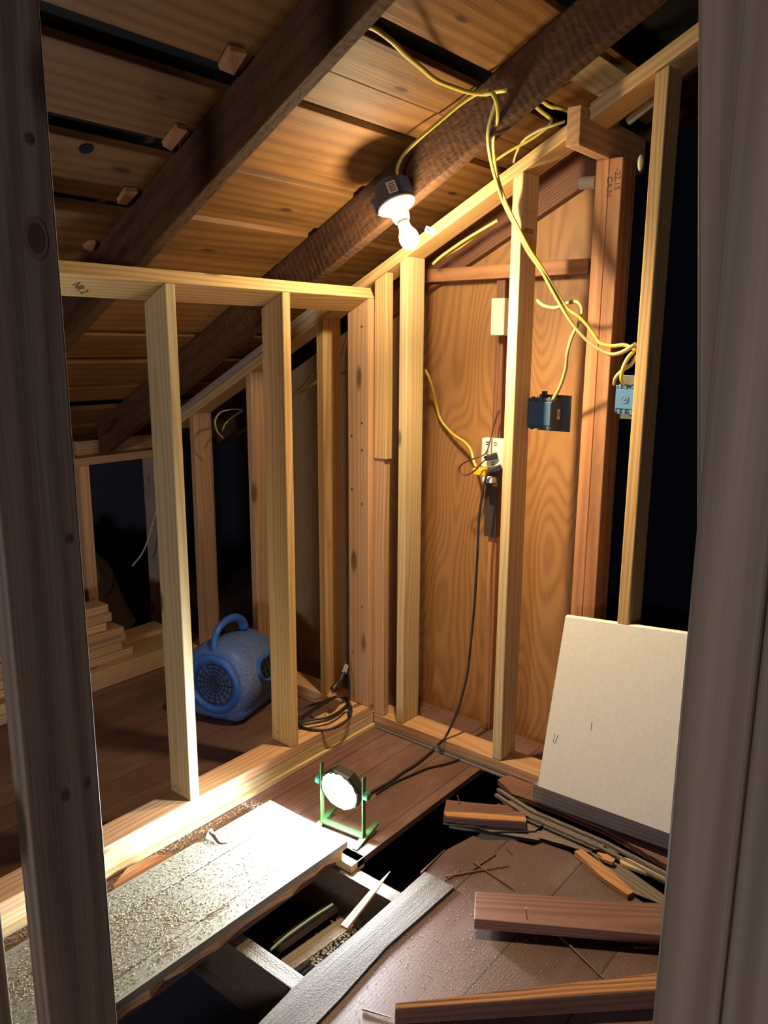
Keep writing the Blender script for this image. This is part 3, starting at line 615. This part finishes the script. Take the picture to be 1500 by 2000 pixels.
cable('yellow_cable', XX([(1240, 684, .02), (1226, 700, .01), (1216, 722, .005), (1214, 742, .01), (1222, 755, .03)]), .0058, YEL, 'yellow cable entering the right of the blue box top', group=GC)
cable('yellow_cable', XX([(1243, 694, .02), (1232, 712, .015), (1215, 724, .012), (1202, 738, .012), (1199, 752, .03)]), .0054, YEL2, 'yellow cable entering the left of the blue box top', group=GC)
cable('yellow_cable', XX([(1044, 206, .05), (1058, 218, .05), (1075, 232, .05), (1074, 242, .045), (1060, 256, .04), (1030, 276, .035), (1000, 292, .03), (975, 308, .03), (958, 320, .03)]), .006, YEL, 'yellow cable bent above the sloping plate, lower of two', group=GC)
cable('yellow_cable', XX([(1056, 195, .05), (1075, 208, .05), (1090, 210, .06), (1108, 216, .08), (1118, 219, .1)]), .006, YEL, 'short yellow cable dipping behind the beam end', group=GC)
cable('yellow_cable', XX([(1104, 237, .03), (1080, 245, .02), (1050, 256, .02), (1022, 275, .03), (1008, 300, .05), (1003, 318, .06)]), .0048, YEL2, 'thin yellow cable curling from the beam end above the sloping plate', group=GC)
cable('yellow_cable', XX([(972, 430, .13), (945, 446, .13), (915, 464, .13), (885, 484, .125), (860, 502, .12), (845, 516, .12)]), .0055, YEL2, 'yellow cable along the underside of the sloping plate, lower', group=GC)
cable('yellow_cable', XX([(966, 436, .16), (935, 456, .16), (900, 482, .155), (870, 500, .15), (848, 513, .15)]), .0045, YEL, 'second cable along the underside of the sloping plate', group=GC)
cable('extension_cord', XX([(830, 722, .17), (838, 738, .19), (846, 765, .23), (853, 795, .27), (862, 822, .28), (885, 848, .27), (908, 864, .25), (920, 880, .23), (925, 900, .21), (930, 912, .2)]), .0052, YEL, 'yellow extension cord curving over the plywood to the power tap', 'cord', None, 1)
cable('lamp_cord', XX([(975, 800, .235), (965, 830, .23), (957, 862, .21), (948, 886, .19), (925, 896, .17), (903, 906, .16), (897, 918, .16), (908, 928, .16), (925, 921, .17), (940, 905, .18), (950, 896, .195)]), .0028, BRN, 'thin brown cord looping in front of the power tap', 'cord', None, 1)
cord = XX([(956, 920, .185), (950, 930, .18), (943, 960, .17), (936, 1010, .16), (933, 1070, .15), (930, 1130, .145), (925, 1200, .135), (918, 1270, .12), (913, 1315, .11)])
cord += [X(905, 1350, .085), X(896, 1382, .062), X(884, 1412, .035), X(872, 1436, .010), X(862, 1449, -.014)] + [Z(x, y, z) for x, y, z in ((852, 1458, .012), (838, 1472, .006), (812, 1493, .006), (785, 1510, .006), (760, 1528, .006), (730, 1545, .006), (712, 1560, .008))]
cable('extension_cord', cord, .0048, BLK, 'black cord dropping from the power tap to the work light', 'cord', None, 1)
cable('extension_cord', [Z(x, y, .006) for x, y in ((905, 1480), (870, 1492), (835, 1500), (800, 1515), (770, 1528), (735, 1550))], .0035, BLK, 'thin dark cord lying on the floor beside the work light cord', 'cord', None, 1)
cable('loose_cable', [Y(x, y, .85) for x, y in ((473, 800), (450, 800), (430, 806), (420, 822), (424, 842), (436, 856))], .0055, YEL2, 'pale cable loop hanging left of the middle far stud', 'cable', 'pale cables past the corner')
cable('loose_cable', [Y(x, y, .88) for x, y in ((474, 802), (455, 814), (440, 828), (434, 842))], .005, YEL2, 'pale cable end beside the loop, left of the middle far stud', 'cable', 'pale cables past the corner')
cable('loose_cable', [X(x, y, .13) for x, y in ((570, 776), (590, 765), (608, 752), (625, 742), (650, 724), (664, 700), (680, 655))], .0055, YEL, 'yellow cable crossing behind the stud nearest the corner', 'cable', 'pale cables past the corner')
cable('loose_cable', [X(x, y, .15) for x, y in ((572, 768), (588, 757), (600, 742), (612, 730))], .004, YEL2, 'thinner cable above it behind the stud nearest the corner', 'cable', 'pale cables past the corner')

# cord coil with plug on the left wall plate
cc = empty('cord_coil', (-.18, .05, .1), 'coiled black cord on the left wall bottom plate, near the corner', 'cord')
ZP = .101
loops = [[(583, 1404), (610, 1385), (640, 1366), (665, 1360), (682, 1372), (686, 1392), (672, 1412), (645, 1424), (612, 1425), (585, 1418), (580, 1408)],
         [(583, 1412), (610, 1406), (640, 1401), (665, 1388), (680, 1372), (676, 1362), (655, 1362), (630, 1376), (606, 1392), (584, 1410)],
         [(584, 1416), (612, 1412), (640, 1406), (660, 1396), (678, 1382), (684, 1398)]]
for k, lp in enumerate(loops):
    bm = new(); tube(bm, [Z(x, y, ZP + .006*k) for x, y in lp], .0046, 8, 1, 8)
    link('cord_loop', bm, BLK, Z(620, 1400, ZP), None, cc, True)
bm = new(); tube(bm, [Z(584, 1385, .04), Z(605, 1378, .05), Z(625, 1372, .09), Z(640, 1372, .108)], .0042, 8, 1, 8); link('cord_loop', bm, BLK, Z(600, 1400, .1), None, cc, True)
# plug hangs just behind the plate
pa, pb, pc = Z(684, 1396, .101), Y(683, 1340, .06), Y(676, 1308, .075)
bm = new(); tube(bm, [pa, Y(682, 1370, .05), pb, Y(681, 1320, .07), pc], .0042, 8, 1, 6); link('cord_loop', bm, BLK, pa, None, cc, True)
bm = new(); tube(bm, [Y(672, 1312, .07), Y(665, 1328, .065), Y(657, 1338, .06), Y(650, 1348, .06)], lambda t: .006+.008*t, 10, 1, 4); pg = link('plug', bm, BLK, pc, None, cc, True)
for dx in (-4, 3):
    bm = new(); tube(bm, [Y(649+dx, 1350, .06), Y(645+dx, 1361, .055)], .0022, 6, 1, 0); link('plug_prong', bm, plain('copper', (.6, .25, .15), .35, .8), pc, None, pg)
bm = new(); q = [(668, 1312), (675, 1296), (681, 1300), (676, 1316)]; pp = [Y(x, y, .066) for x, y in q]; hexa(bm, pp + [p+V((0, .001, 0)) for p in pp]); link('cord_tag', bm, plain('grey_white_tag', (.6, .6, .6), .5), pc, None, cc)

# ---------------------------------------------------------------- air mover
AX = V((math.cos(math.radians(17)), math.sin(math.radians(17)), 0.0)); AO = V((-.385, .500, .166))
am = empty('air_mover', (-.2, .55, 0), 'blue dusty floor blower fan with round black grille, behind the left studs', 'blower')
bm = new(); lathe(bm, [(.098, .008), (.128, -.002), (.150, .012), (.160, .035), (.163, .075), (.160, .14), (.150, .21), (.142, .27), (.12, .30), (.05, .31)], AO, AX, 48)
body = link('housing', bm, BLUED, AO, frame_of(AX, (0, 0, 1)), am, True)
bm = new(); lathe(bm, [(.088, .004), (.094, -.008), (.108, -.014), (.122, -.006), (.128, .008), (.118, .022), (.09, .022)], AO, AX, 48, False); link('intake_ring', bm, BLUEM, AO, None, am, True)
bm = new(); lathe(bm, [(.09, .020), (.09, .024)], AO, AX, 40); gr = link('intake_back', bm, BLKG, AO, None, am)
side = AX.cross(V((0, 0, 1))); upv = V((0, 0, 1))
gm = plain('dusty_black_wire', (.045, .05, .06), .5)
bm = new()
for r in (.018, .034, .05, .066, .082):
    tube(bm, [AO + AX*.0 + (side*math.cos(a)+upv*math.sin(a))*r for a in [2*math.pi*k/28 for k in range(29)]], .0016, 5, 1, 0)
for k in range(8):
    a = math.pi*k/8; d = side*math.cos(a)+upv*math.sin(a); tube(bm, [AO-d*.090, AO+d*.090], .0018, 5, 1, 0)
link('intake_grille', bm, gm, AO, None, am)
# side air slot with bars, facing the camera side
ps = AO + AX*.165 + side*.150 + upv*.040; sn = (side*.95+upv*.28).normalized(); Rs = frame_of(AX, sn)
bm = new(); 
def slot(bm, R, o, L, H, r0, r1, d0, d1, n=32):
    A, B = [], []
    for k in range(n):
        a = 2*math.pi*k/n; cx = (L/2-H/2)*(1 if math.cos(a) > 0 else -1)
        for lst, rr, dd in ((A, r0, d0), (B, r1, d1)):
            lst.append(bm.verts.new(o + R.col[0]*(cx+math.cos(a)*rr) + R.col[1]*math.sin(a)*rr + R.col[2]*dd))
    for k in range(n): bm.faces.new((A[k], A[(k+1) % n], B[(k+1) % n], B[k]))
    return A, B
A_, B_ = slot(bm, Rs, ps, .17, .085, .052, .046, .004, .022); A2, B2 = slot(bm, Rs, ps, .17, .085, .046, .038, .022, .018)
link('slot_rim', bm, BLUEM, ps, None, am, True)
bm = new(); A_, B_ = slot(bm, Rs, ps, .17, .085, .040, .040, .0, .013); bm.faces.new(B_); bm.faces.new(A_[::-1]); link('slot_recess', bm, BLKG, ps, None, am)
for k in range(5):
    bm = new(); o_ = ps + AX*(-.052+k*.026) + Rs.col[2]*.017; bar(bm, o_-Rs.col[1]*.038, o_+Rs.col[1]*.038, .004, .004, Rs.col[2]); link('slot_bar', bm, gm, o_, None, am)
bm = new(); o_ = ps + Rs.col[2]*.017; bar(bm, o_-AX*.075, o_+AX*.075, .004, .004, Rs.col[2]); link('slot_bar', bm, gm, o_, None, am)
# handle
hb = AO + AX*.05 + upv*.13
hp = [hb + upv*-.02 + AX*-.035, hb + upv*.05 + AX*-.03, hb + upv*.085 + AX*.0, hb + upv*.10 + AX*.06, hb + upv*.092 + AX*.12, hb + upv*.062 + AX*.165, hb + upv*.03 + AX*.18]
bm = new(); tube(bm, hp, lambda t: .014+.012*max(0, t-.45), 14, 1, 8); link('carry_handle', bm, BLUEM, hb, None, am, True)
# base/outlet block and feet
bm = new(); c = [AO + AX*a_ + side*b_ + upv*(h-.166) for a_, b_, h in ((.0, .12, .006), (.30, .12, .006), (.30, -.13, .006), (.0, -.13, .006), (.01, .135, .10), (.29, .135, .10), (.29, -.14, .12), (.01, -.14, .12))]
hexa(bm, c, .045, 5); link('base', bm, BLUED, AO, frame_of(AX, upv), am, True)
for a_, b_ in ((.04, .09), (.26, .09), (.04, -.10), (.26, -.10)):
    bm = new(); p = AO + AX*a_ + side*b_; lathe(bm, [(.014, 0), (.014, .008)], (p.x, p.y, .0005), (0, 0, 1), 12); link('foot', bm, BLK, p, None, am)
lo = AO + AX*.31 + upv*-.01 + side*.03
bm = new(); tube(bm, [lo + AX*-.01 + upv*.04, lo + AX*.05 + upv*.05, lo + AX*.072 + upv*.01, lo + AX*.055 + upv*-.035, lo + AX*-.01 + upv*-.045], .010, 10, 1, 6); link('cord_hook', bm, BLUEM, lo, None, am, True)
bm = new(); hexa(bm, boxc(-.02, .0, .43, .68, .0570, .075)); 
bm.free()

# ---------------------------------------------------------------- work light
wl = empty('work_light', (-.60, -.39, 0), 'blazing round work light on a lime green stand beside the grey plank', 'work light')
Rw = frame_of(WN, (0, 0, 1)); yv, zv = Rw.col[1].copy(), Rw.col[2].copy()
bm = new(); lathe(bm, [(.054, -.045), (.068, -.040), (.072, -.010), (.070, -.002), (.064, .001), (.063, -.003)], WORK, WN, 8, True); link('lamp_housing', bm, LAMPG, WORK, None, wl)
bm = new(); lathe(bm, [(.0625, -.002), (.0625, -.0005), (.056, .004), (.02, .0065)], WORK, WN, 40); link('glowing_lens', bm, LENS, WORK, None, wl, True)
fr = []
for s in (-1, 1):
    a = WORK + yv*.078*s - WN*.02
    bm = new(); bar(bm, V((a.x, a.y, .012)), a + V((0, 0, .062)), .005, .016, WN, .001); link('stand_arm', bm, GREEN, a, None, wl)
    bm = new(); lathe(bm, [(.013, 0), (.013, .014), (.010, .016)], a + yv*.004*s, yv*s, 16); link('tilt_knob', bm, TEAL, a, None, wl)
g0 = V((WORK.x, WORK.y, .012)) - WN*.02
bm = new(); bar(bm, g0 - yv*.08, g0 + yv*.08, .022, .006, (0, 0, 1), .001); link('stand_base', bm, GREEN, g0, None, wl)
for s in (-1, 1):
    bm = new(); p = g0 + yv*.08*s; bar(bm, p - WN*.07 - V((0, 0, .004)), p + WN*.055 - V((0, 0, .004)), .018, .008, (0, 0, 1), .001); ft = link('stand_foot', bm, GREEN, p, None, wl)
    bm = new(); bar(bm, p + WN*.045 - V((0, 0, .008)), p + WN*.058 - V((0, 0, .008)), .020, .006, (0, 0, 1), .001); link('foot_cap', bm, BLK, p, None, ft)

# ---------------------------------------------------------------- grey plank on the floor
pk = empty('floor_plank', (-1.05, -.3, .0), 'broad grey sawdust covered plank lying across the open bay at left', 'plank')
c4 = [(-.674, -.465), (-.672, -.130), (-1.72, -.118), (-1.72, -.452)]
jj = [(-1.70+.05*k, -.452 - .006*math.sin(k*1.3) - .005*math.sin(k*2.9)) for k in range(21)]
bm = new(); poly(bm, [(-.674, -.462), (-.672, -.130), (-1.72, -.118), (-1.72, -.455)][::-1], .030, .052); link('top_board', bm, PLANKM, (-1.2, -.3, .03), frame_of((1, 0, 0), (0, 0, 1)), pk)
bm = new(); poly(bm, [(-.69, -.14), (-1.72, -.13)] + jj + [(-.69, -.458)], .004, .029); link('under_board', bm, FIRP, (-1.2, -.3, .01), frame_of((1, 0, 0), (0, 0, 1)), pk)
# loose things between plank and wall
bm = new(); q = [Z(*p, .01) for p in ((222, 1735), (250, 1700), (300, 1676), (350, 1675), (300, 1708), (262, 1735), (225, 1760))]; poly(bm, [p.xy for p in q], .012, .020)
tag(link('torn_veneer', bm, SPLINT, q[0], frame_of((1, 0, 0), (0, 0, 1))), 'torn orange strip of veneer between the grey plank and the left wall', 'wood scrap')
bm = new(); q = [Z(402, 1638, .055), Z(408, 1622, .085), Z(416, 1630, .062), Z(428, 1646, .056), Z(445, 1646, .056)]; tube(bm, q, lambda t: .010*(1-t)+.002, 6, .15, 6)
tag(link('curled_bark', bm, plain('dark_bark', (.14, .11, .09), .8), q[0], smooth=True), 'dark curled sliver of bark at the far edge of the grey plank', 'wood scrap')
for k, (a, b, lb) in enumerate([((325, 1857), (352, 1848), 'short dark splinter in the middle of the grey plank'), ((405, 1788), (455, 1762), 'long dark splinter lying in the sawdust on the grey plank')]):
    bm = new(); bar(bm, Z(*a, .056), Z(*b, .056), .004, .003, (0, 0, 1), 0, .3); tag(link('splinter', bm, OLDDK, Z(*a, .056)), lb, 'splinter')
def chips(bm, n, poly_fn, zf, smin=.0015, smax=.0045):
    for i in range(n):
        p = poly_fn(); z = zf; s = random.uniform(smin, smax)
        a = random.random()*6.28; d = V((math.cos(a), math.sin(a), random.uniform(-.2, .5))); w = V((-math.sin(a), math.cos(a), 0))*s*.35; h = V((0, 0, s*.22))
        o_ = V((p[0], p[1], z+s*.25)); d = d*s
        v = [bm.verts.new(q) for q in (o_-d-w, o_+d-w, o_+d+w, o_-d+w, o_-d-w*.6+h, o_+d-w*.6+h, o_+d+w*.6+h, o_-d+w*.6+h)]
        for f in ((0, 3, 2, 1), (4, 5, 6, 7), (0, 1, 5, 4), (1, 2, 6, 5), (2, 3, 7, 6), (3, 0, 4, 7)): bm.faces.new([v[i_] for i_ in f])
cl = [(random.uniform(-1.6, -.85), random.uniform(-.43, -.16), random.uniform(.03, .10)) for _ in range(16)]
def onplank():
    while 1:
        if random.random() < .6:
            c = random.choice(cl); p = (random.gauss(c[0], c[2]*1.3), random.gauss(c[1], c[2]*.6))
        else: p = (random.uniform(-1.7, -.72), random.uniform(-.45, -.13))
        if -1.71 < p[0] < -.70 and -.452 < p[1] < -.135: return p
bm = new(); chips(bm, 8000, onplank, .052, .0010, .0030); tag(link('sawdust', bm, CHIP), 'pale sawdust scattered over the grey plank', 'sawdust', None, 'stuff')
bm = new(); chips(bm, 1800, lambda: (random.uniform(-1.75, -.65), random.uniform(-.125, -.015)), .001); chips(bm, 1500, lambda: (random.uniform(-2.0, -1.3), random.uniform(-.44, -.02)), .001)
tag(link('sawdust', bm, CHIP), 'pale sawdust on the floor strip between plank and left wall', 'sawdust', None, 'stuff')
bm = new()
def nearf():
    while 1:
        x = random.uniform(-1.6, -.45); y = random.triangular(-1.25, -.71, -.74)
        if y < -.70: return (x, y)
chips(bm, 1300, nearf, .001, .0008, .0022); tag(link('sawdust', bm, CHIP), 'sparse sawdust and crumbs on the near dark floor', 'sawdust', None, 'stuff')

# ---------------------------------------------------------------- cream board and the debris at right
q0 = V((-.118, -.782, .093)); q1 = V((-.006, -.793, .640))
y2 = -1.24
bm = new(); th = V((.012, 0, .003))
nrm0 = (q1-q0).cross(V((.012, -1, -.012))).normalized()
c = [q0, on(1303, 1628, nrm0, nrm0.dot(q0)), on(1340, 1237, nrm0, nrm0.dot(q0)), q1]
c[1] = q0 + (c[1]-q0)*1.12; c[2] = q1 + (c[2]-q1)*1.12
hexa(bm, [p for p in c] + [p+th for p in c], .002, 1)
wb = tag(link('cream_board', bm, WHITE, q0), 'cream painted board leaning against the right wall studs', 'board')
for k, (a, b) in enumerate([((1080, 1450), (1084, 1432)), ((1154, 1425), (1156, 1410)), ((1090, 1435), (1083, 1452)), ((1052, 1515), (1054, 1508))]):
    nrm = (c[3]-c[0]).cross(c[1]-c[0]).normalized(); pa, pb = on(*a, nrm, nrm.dot(c[0])-.0006), on(*b, nrm, nrm.dot(c[0])-.0006)
    if (EYE-c[0]).dot(nrm) > 0: pa, pb = on(*a, nrm, nrm.dot(c[0])+.0006), on(*b, nrm, nrm.dot(c[0])+.0006)
    bm = new(); tube(bm, [pa, pb], .0007, 5, 1, 0); link('scratch_mark', bm, OLDDK, pa, None, wb)
bm = new(); a, b = Z(1038, 1549, .062), Z(1320, 1650, .062); bar(bm, a + V((.02, 0, 0)), b + V((.02, 0, 0)) + (b-a)*.2, .026, .058, (0, 0, 1), .002)
tag(link('edge_plank', bm, GREYB, a, frame_of(b-a, (0, 0, 1))), 'weathered grey plank on edge supporting the cream board', 'plank')
# reddish floor remnant beneath
bm = new(); q = [Z(*p, .0) for p in ((972, 1532), (985, 1524), (1010, 1524), (1045, 1545), (1110, 1555), (1330, 1640), (1345, 1735), (1310, 1705), (1180, 1630), (1060, 1580), (1000, 1560))]
poly(bm, [p.xy for p in q], .0, .018); tag(link('broken_floor_board', bm, REDB, q[0], frame_of((0, 1, 0), (0, 0, 1))), 'broken reddish floor board between the right wall and the hole', 'floor board')
bm = new(); hexa(bm, boxc(.03, 2.2, -2.9, -.50, -.022, -.0005)); link('floor', bm, FLOORM)['kind'] = 'structure'
for k, (pl_, z, w, t, lb) in enumerate([([(972, 1542), (1040, 1585), (1180, 1645), (1330, 1722)], .022, .012, .010, 'long thin wood strip running under the cream board, upper'),
                                        ([(968, 1552), (1030, 1594), (1170, 1655), (1330, 1738)], .012, .012, .010, 'long thin wood strip running under the cream board, lower')]):
    bm = new(); P_ = [Z(*p, z) for p in pl_]
    for a, b in zip(P_, P_[1:]): bar(bm, a, b + (b-a)*.01, w, t, (0, 0, 1), .001)
    tag(link('wood_strip', bm, GREYB, P_[0], frame_of(P_[1]-P_[0], (0, 0, 1))), lb, 'strip')
def scrap(name, pix, z0, z1, m, lb, cat='wood scrap', tilt=0):
    q = [Z(x, y, z1) for x, y in pix]; bm = new(); poly(bm, [p.xy for p in q], z0, z1)
    ax = q[len(q)//2]-q[0]; ax.z = 0
    return tag(link(name, bm, m, q[0], frame_of(ax, (0, 0, 1))), lb, cat)
def grow(z0, z1, pix): return pix
# a joist remnant carries the loose scraps over the hole
bm = new(); a, b = Z(880, 1606, -.020), Z(1210, 1660, -.020); bar(bm, a, b, .05, .010, (0, 0, 1), .001)
tag(link('lath_board', bm, GREYB, a, frame_of(b-a, (0, 0, 1))), 'dark board across the hole beneath the loose scraps', 'board')
scrap('torn_sheet', [(866, 1602), (900, 1590), (1010, 1560), (1060, 1590), (1066, 1605), (1045, 1622), (960, 1624), (930, 1614), (866, 1608)], -.012, -.008, GREYB, 'grey torn sheet under the orange splintered board piece')
scrap('torn_sheet', [(1052, 1636), (1068, 1600), (1115, 1612), (1185, 1650), (1150, 1665), (1110, 1652)], -.010, -.006, GREYB, 'grey torn triangular sheet beside the long strips')
sb = scrap('splintered_board', [(866, 1590), (872, 1562), (925, 1568), (992, 1573), (1000, 1582), (1026, 1588), (1027, 1605), (960, 1600), (900, 1594)], -.006, .020, REDB, 'short splintered board with a fresh orange broken side, over the hole')
q = [Z(x, y, .021) for x, y in ((868, 1588), (930, 1590), (1026, 1598), (1028, 1607), (940, 1602), (870, 1596))]; bm = new(); poly(bm, [p.xy for p in q], .0205, .026); link('broken_face', bm, SPLINT, q[0], frame_of(q[2]-q[0], (0, 0, 1)), sb)
bm = new(); tube(bm, [Z(899, 1571, .02), Z(893, 1553, .05)], .002, 6, 1, 0); link('nail', bm, METAL, q[0], None, sb)
# big reddish plank in front
bp_ = [Z(928, 1740, .045), Z(1330, 1766, .045), Z(1330, 1830, .045), Z(926, 1795, .045)]
bm = new(); hexa(bm, [p - V((0, 0, .030)) for p in bp_] + bp_, .003); pr = link('fallen_plank', bm, REDB, bp_[0], frame_of(bp_[1]-bp_[0], (0, 0, 1)))
tag(pr, 'wide reddish brown plank lying on the near floor at right', 'plank')
bm = new(); a = Z(1028, 1790, .045); tube(bm, [a, a+V((-.004, .0, .028))], .0018, 6, 1, 0); link('nail', bm, METAL, a, None, pr)
bm = new(); bar(bm, Z(960, 1790, .008), Z(1330, 1822, .008), .05, .0155, (0, 0, 1), .001); tag(link('support_scrap', bm, OLDDK, Z(960, 1790, .008)), 'dark scrap of board hidden beneath the reddish plank', 'wood scrap')
# pointed board at the very front
u0, u1 = Z(772, 1962, .045), Z(1330, 1900, .060); w0, w1 = Z(772, 1972, .040), Z(1330, 1932, .05)
g = lambda p: V((p.x, p.y, .001))
bm = new(); hexa(bm, [g(w0), g(w1), g(u1)+V((.01, .01, 0)), g(u0)+V((.01, .01, 0)), w0, w1, u1, u0], .001); sp_ = link('pointed_board', bm, REDB, w0, frame_of(w1-w0, (0, 0, 1)))
tag(sp_, 'long tapering broken board with orange torn top, lowest at right', 'board')
bm = new(); hexa(bm, [w0+V((0, 0, .0005)), w1+V((0, 0, .0005)), u1+V((0, 0, .0005)), u0+V((0, 0, .0005)), w0+V((0, 0, .003)), w1+V((0, 0, .005)), u1+V((0, 0, .007)), u0+V((0, 0, .003))]); link('torn_top', bm, SPLINT, w0, frame_of(w1-w0, (0, 0, 1)), sp_)
# orange broken boards at right
scrap('broken_lath', [(1122, 1662), (1136, 1658), (1196, 1702), (1238, 1742), (1226, 1748), (1180, 1716)], .001, .016, SPLINT, 'orange broken lath pointing up left beside the near floor edge')
scrap('broken_lath', [(1166, 1664), (1186, 1668), (1202, 1678), (1196, 1684), (1180, 1678)], .012, .022, SPLINT, 'small bright orange chip beside the broken laths')
scrap('broken_lath', [(1208, 1672), (1235, 1678), (1320, 1714), (1320, 1722), (1262, 1704), (1215, 1686)], .004, .015, SPRUCE, 'pale yellow broken lath below the long thin strips')
scrap('broken_lath', [(1150, 1662), (1215, 1690), (1315, 1760), (1315, 1775), (1240, 1745), (1190, 1700)], -.004, .003, GREYB, 'dark grey broken lath under the yellow one')
scrap('broken_lath', [(1235, 1840), (1290, 1838), (1292, 1848), (1238, 1850)], .001, .008, GREYB, 'small grey lath end beside the front right stud')
sticks = [((870, 1712), (995, 1690), 'dark thin stick lying level on the near floor'), ((925, 1684), (1004, 1738), 'dark thin stick pointing to the reddish plank'), ((968, 1668), (920, 1700), 'short dark stick crossing the others'),
          ((1090, 1825), (1180, 1912), 'grey thin stick between the two front boards'), ((825, 1718), (862, 1716), 'tiny pale stick near the floor edge'), ((708, 1970), (764, 1987), 'thin dark sliver at the bottom edge'),
          ((822, 1705), (868, 1660), 'brown twig along the torn corner of the near floor'), ((990, 1655), (1000, 1668), 'tiny twig near the scraps'), ((820, 1750), (900, 1700), 'faint brown twig left of the stick pile')]
for a, b, lb in sticks:
    bm = new(); bar(bm, Z(*a, .004), Z(*b, .004), .005, .004, (0, 0, 1), 0, .5); tag(link('stick', bm, GREYB if 'grey' in lb or 'pale' in lb else OLDDK, Z(*a, .004), frame_of(Z(*b, .004)-Z(*a, .004), (0, 0, 1))), lb, 'stick', 'sticks on the near floor')

# lamp of the neighbouring room (behind the viewer)
bm = new(); bmesh.ops.create_uvsphere(bm, u_segments=20, v_segments=12, radius=.05, matrix=Matrix.Translation((-6.4, -2.4, 1.55)))
tag(link('room_bulb', bm, ROOML, (-6.4, -2.4, 1.55), smooth=True), 'plain bulb of the next room, behind the doorway', 'lamp')
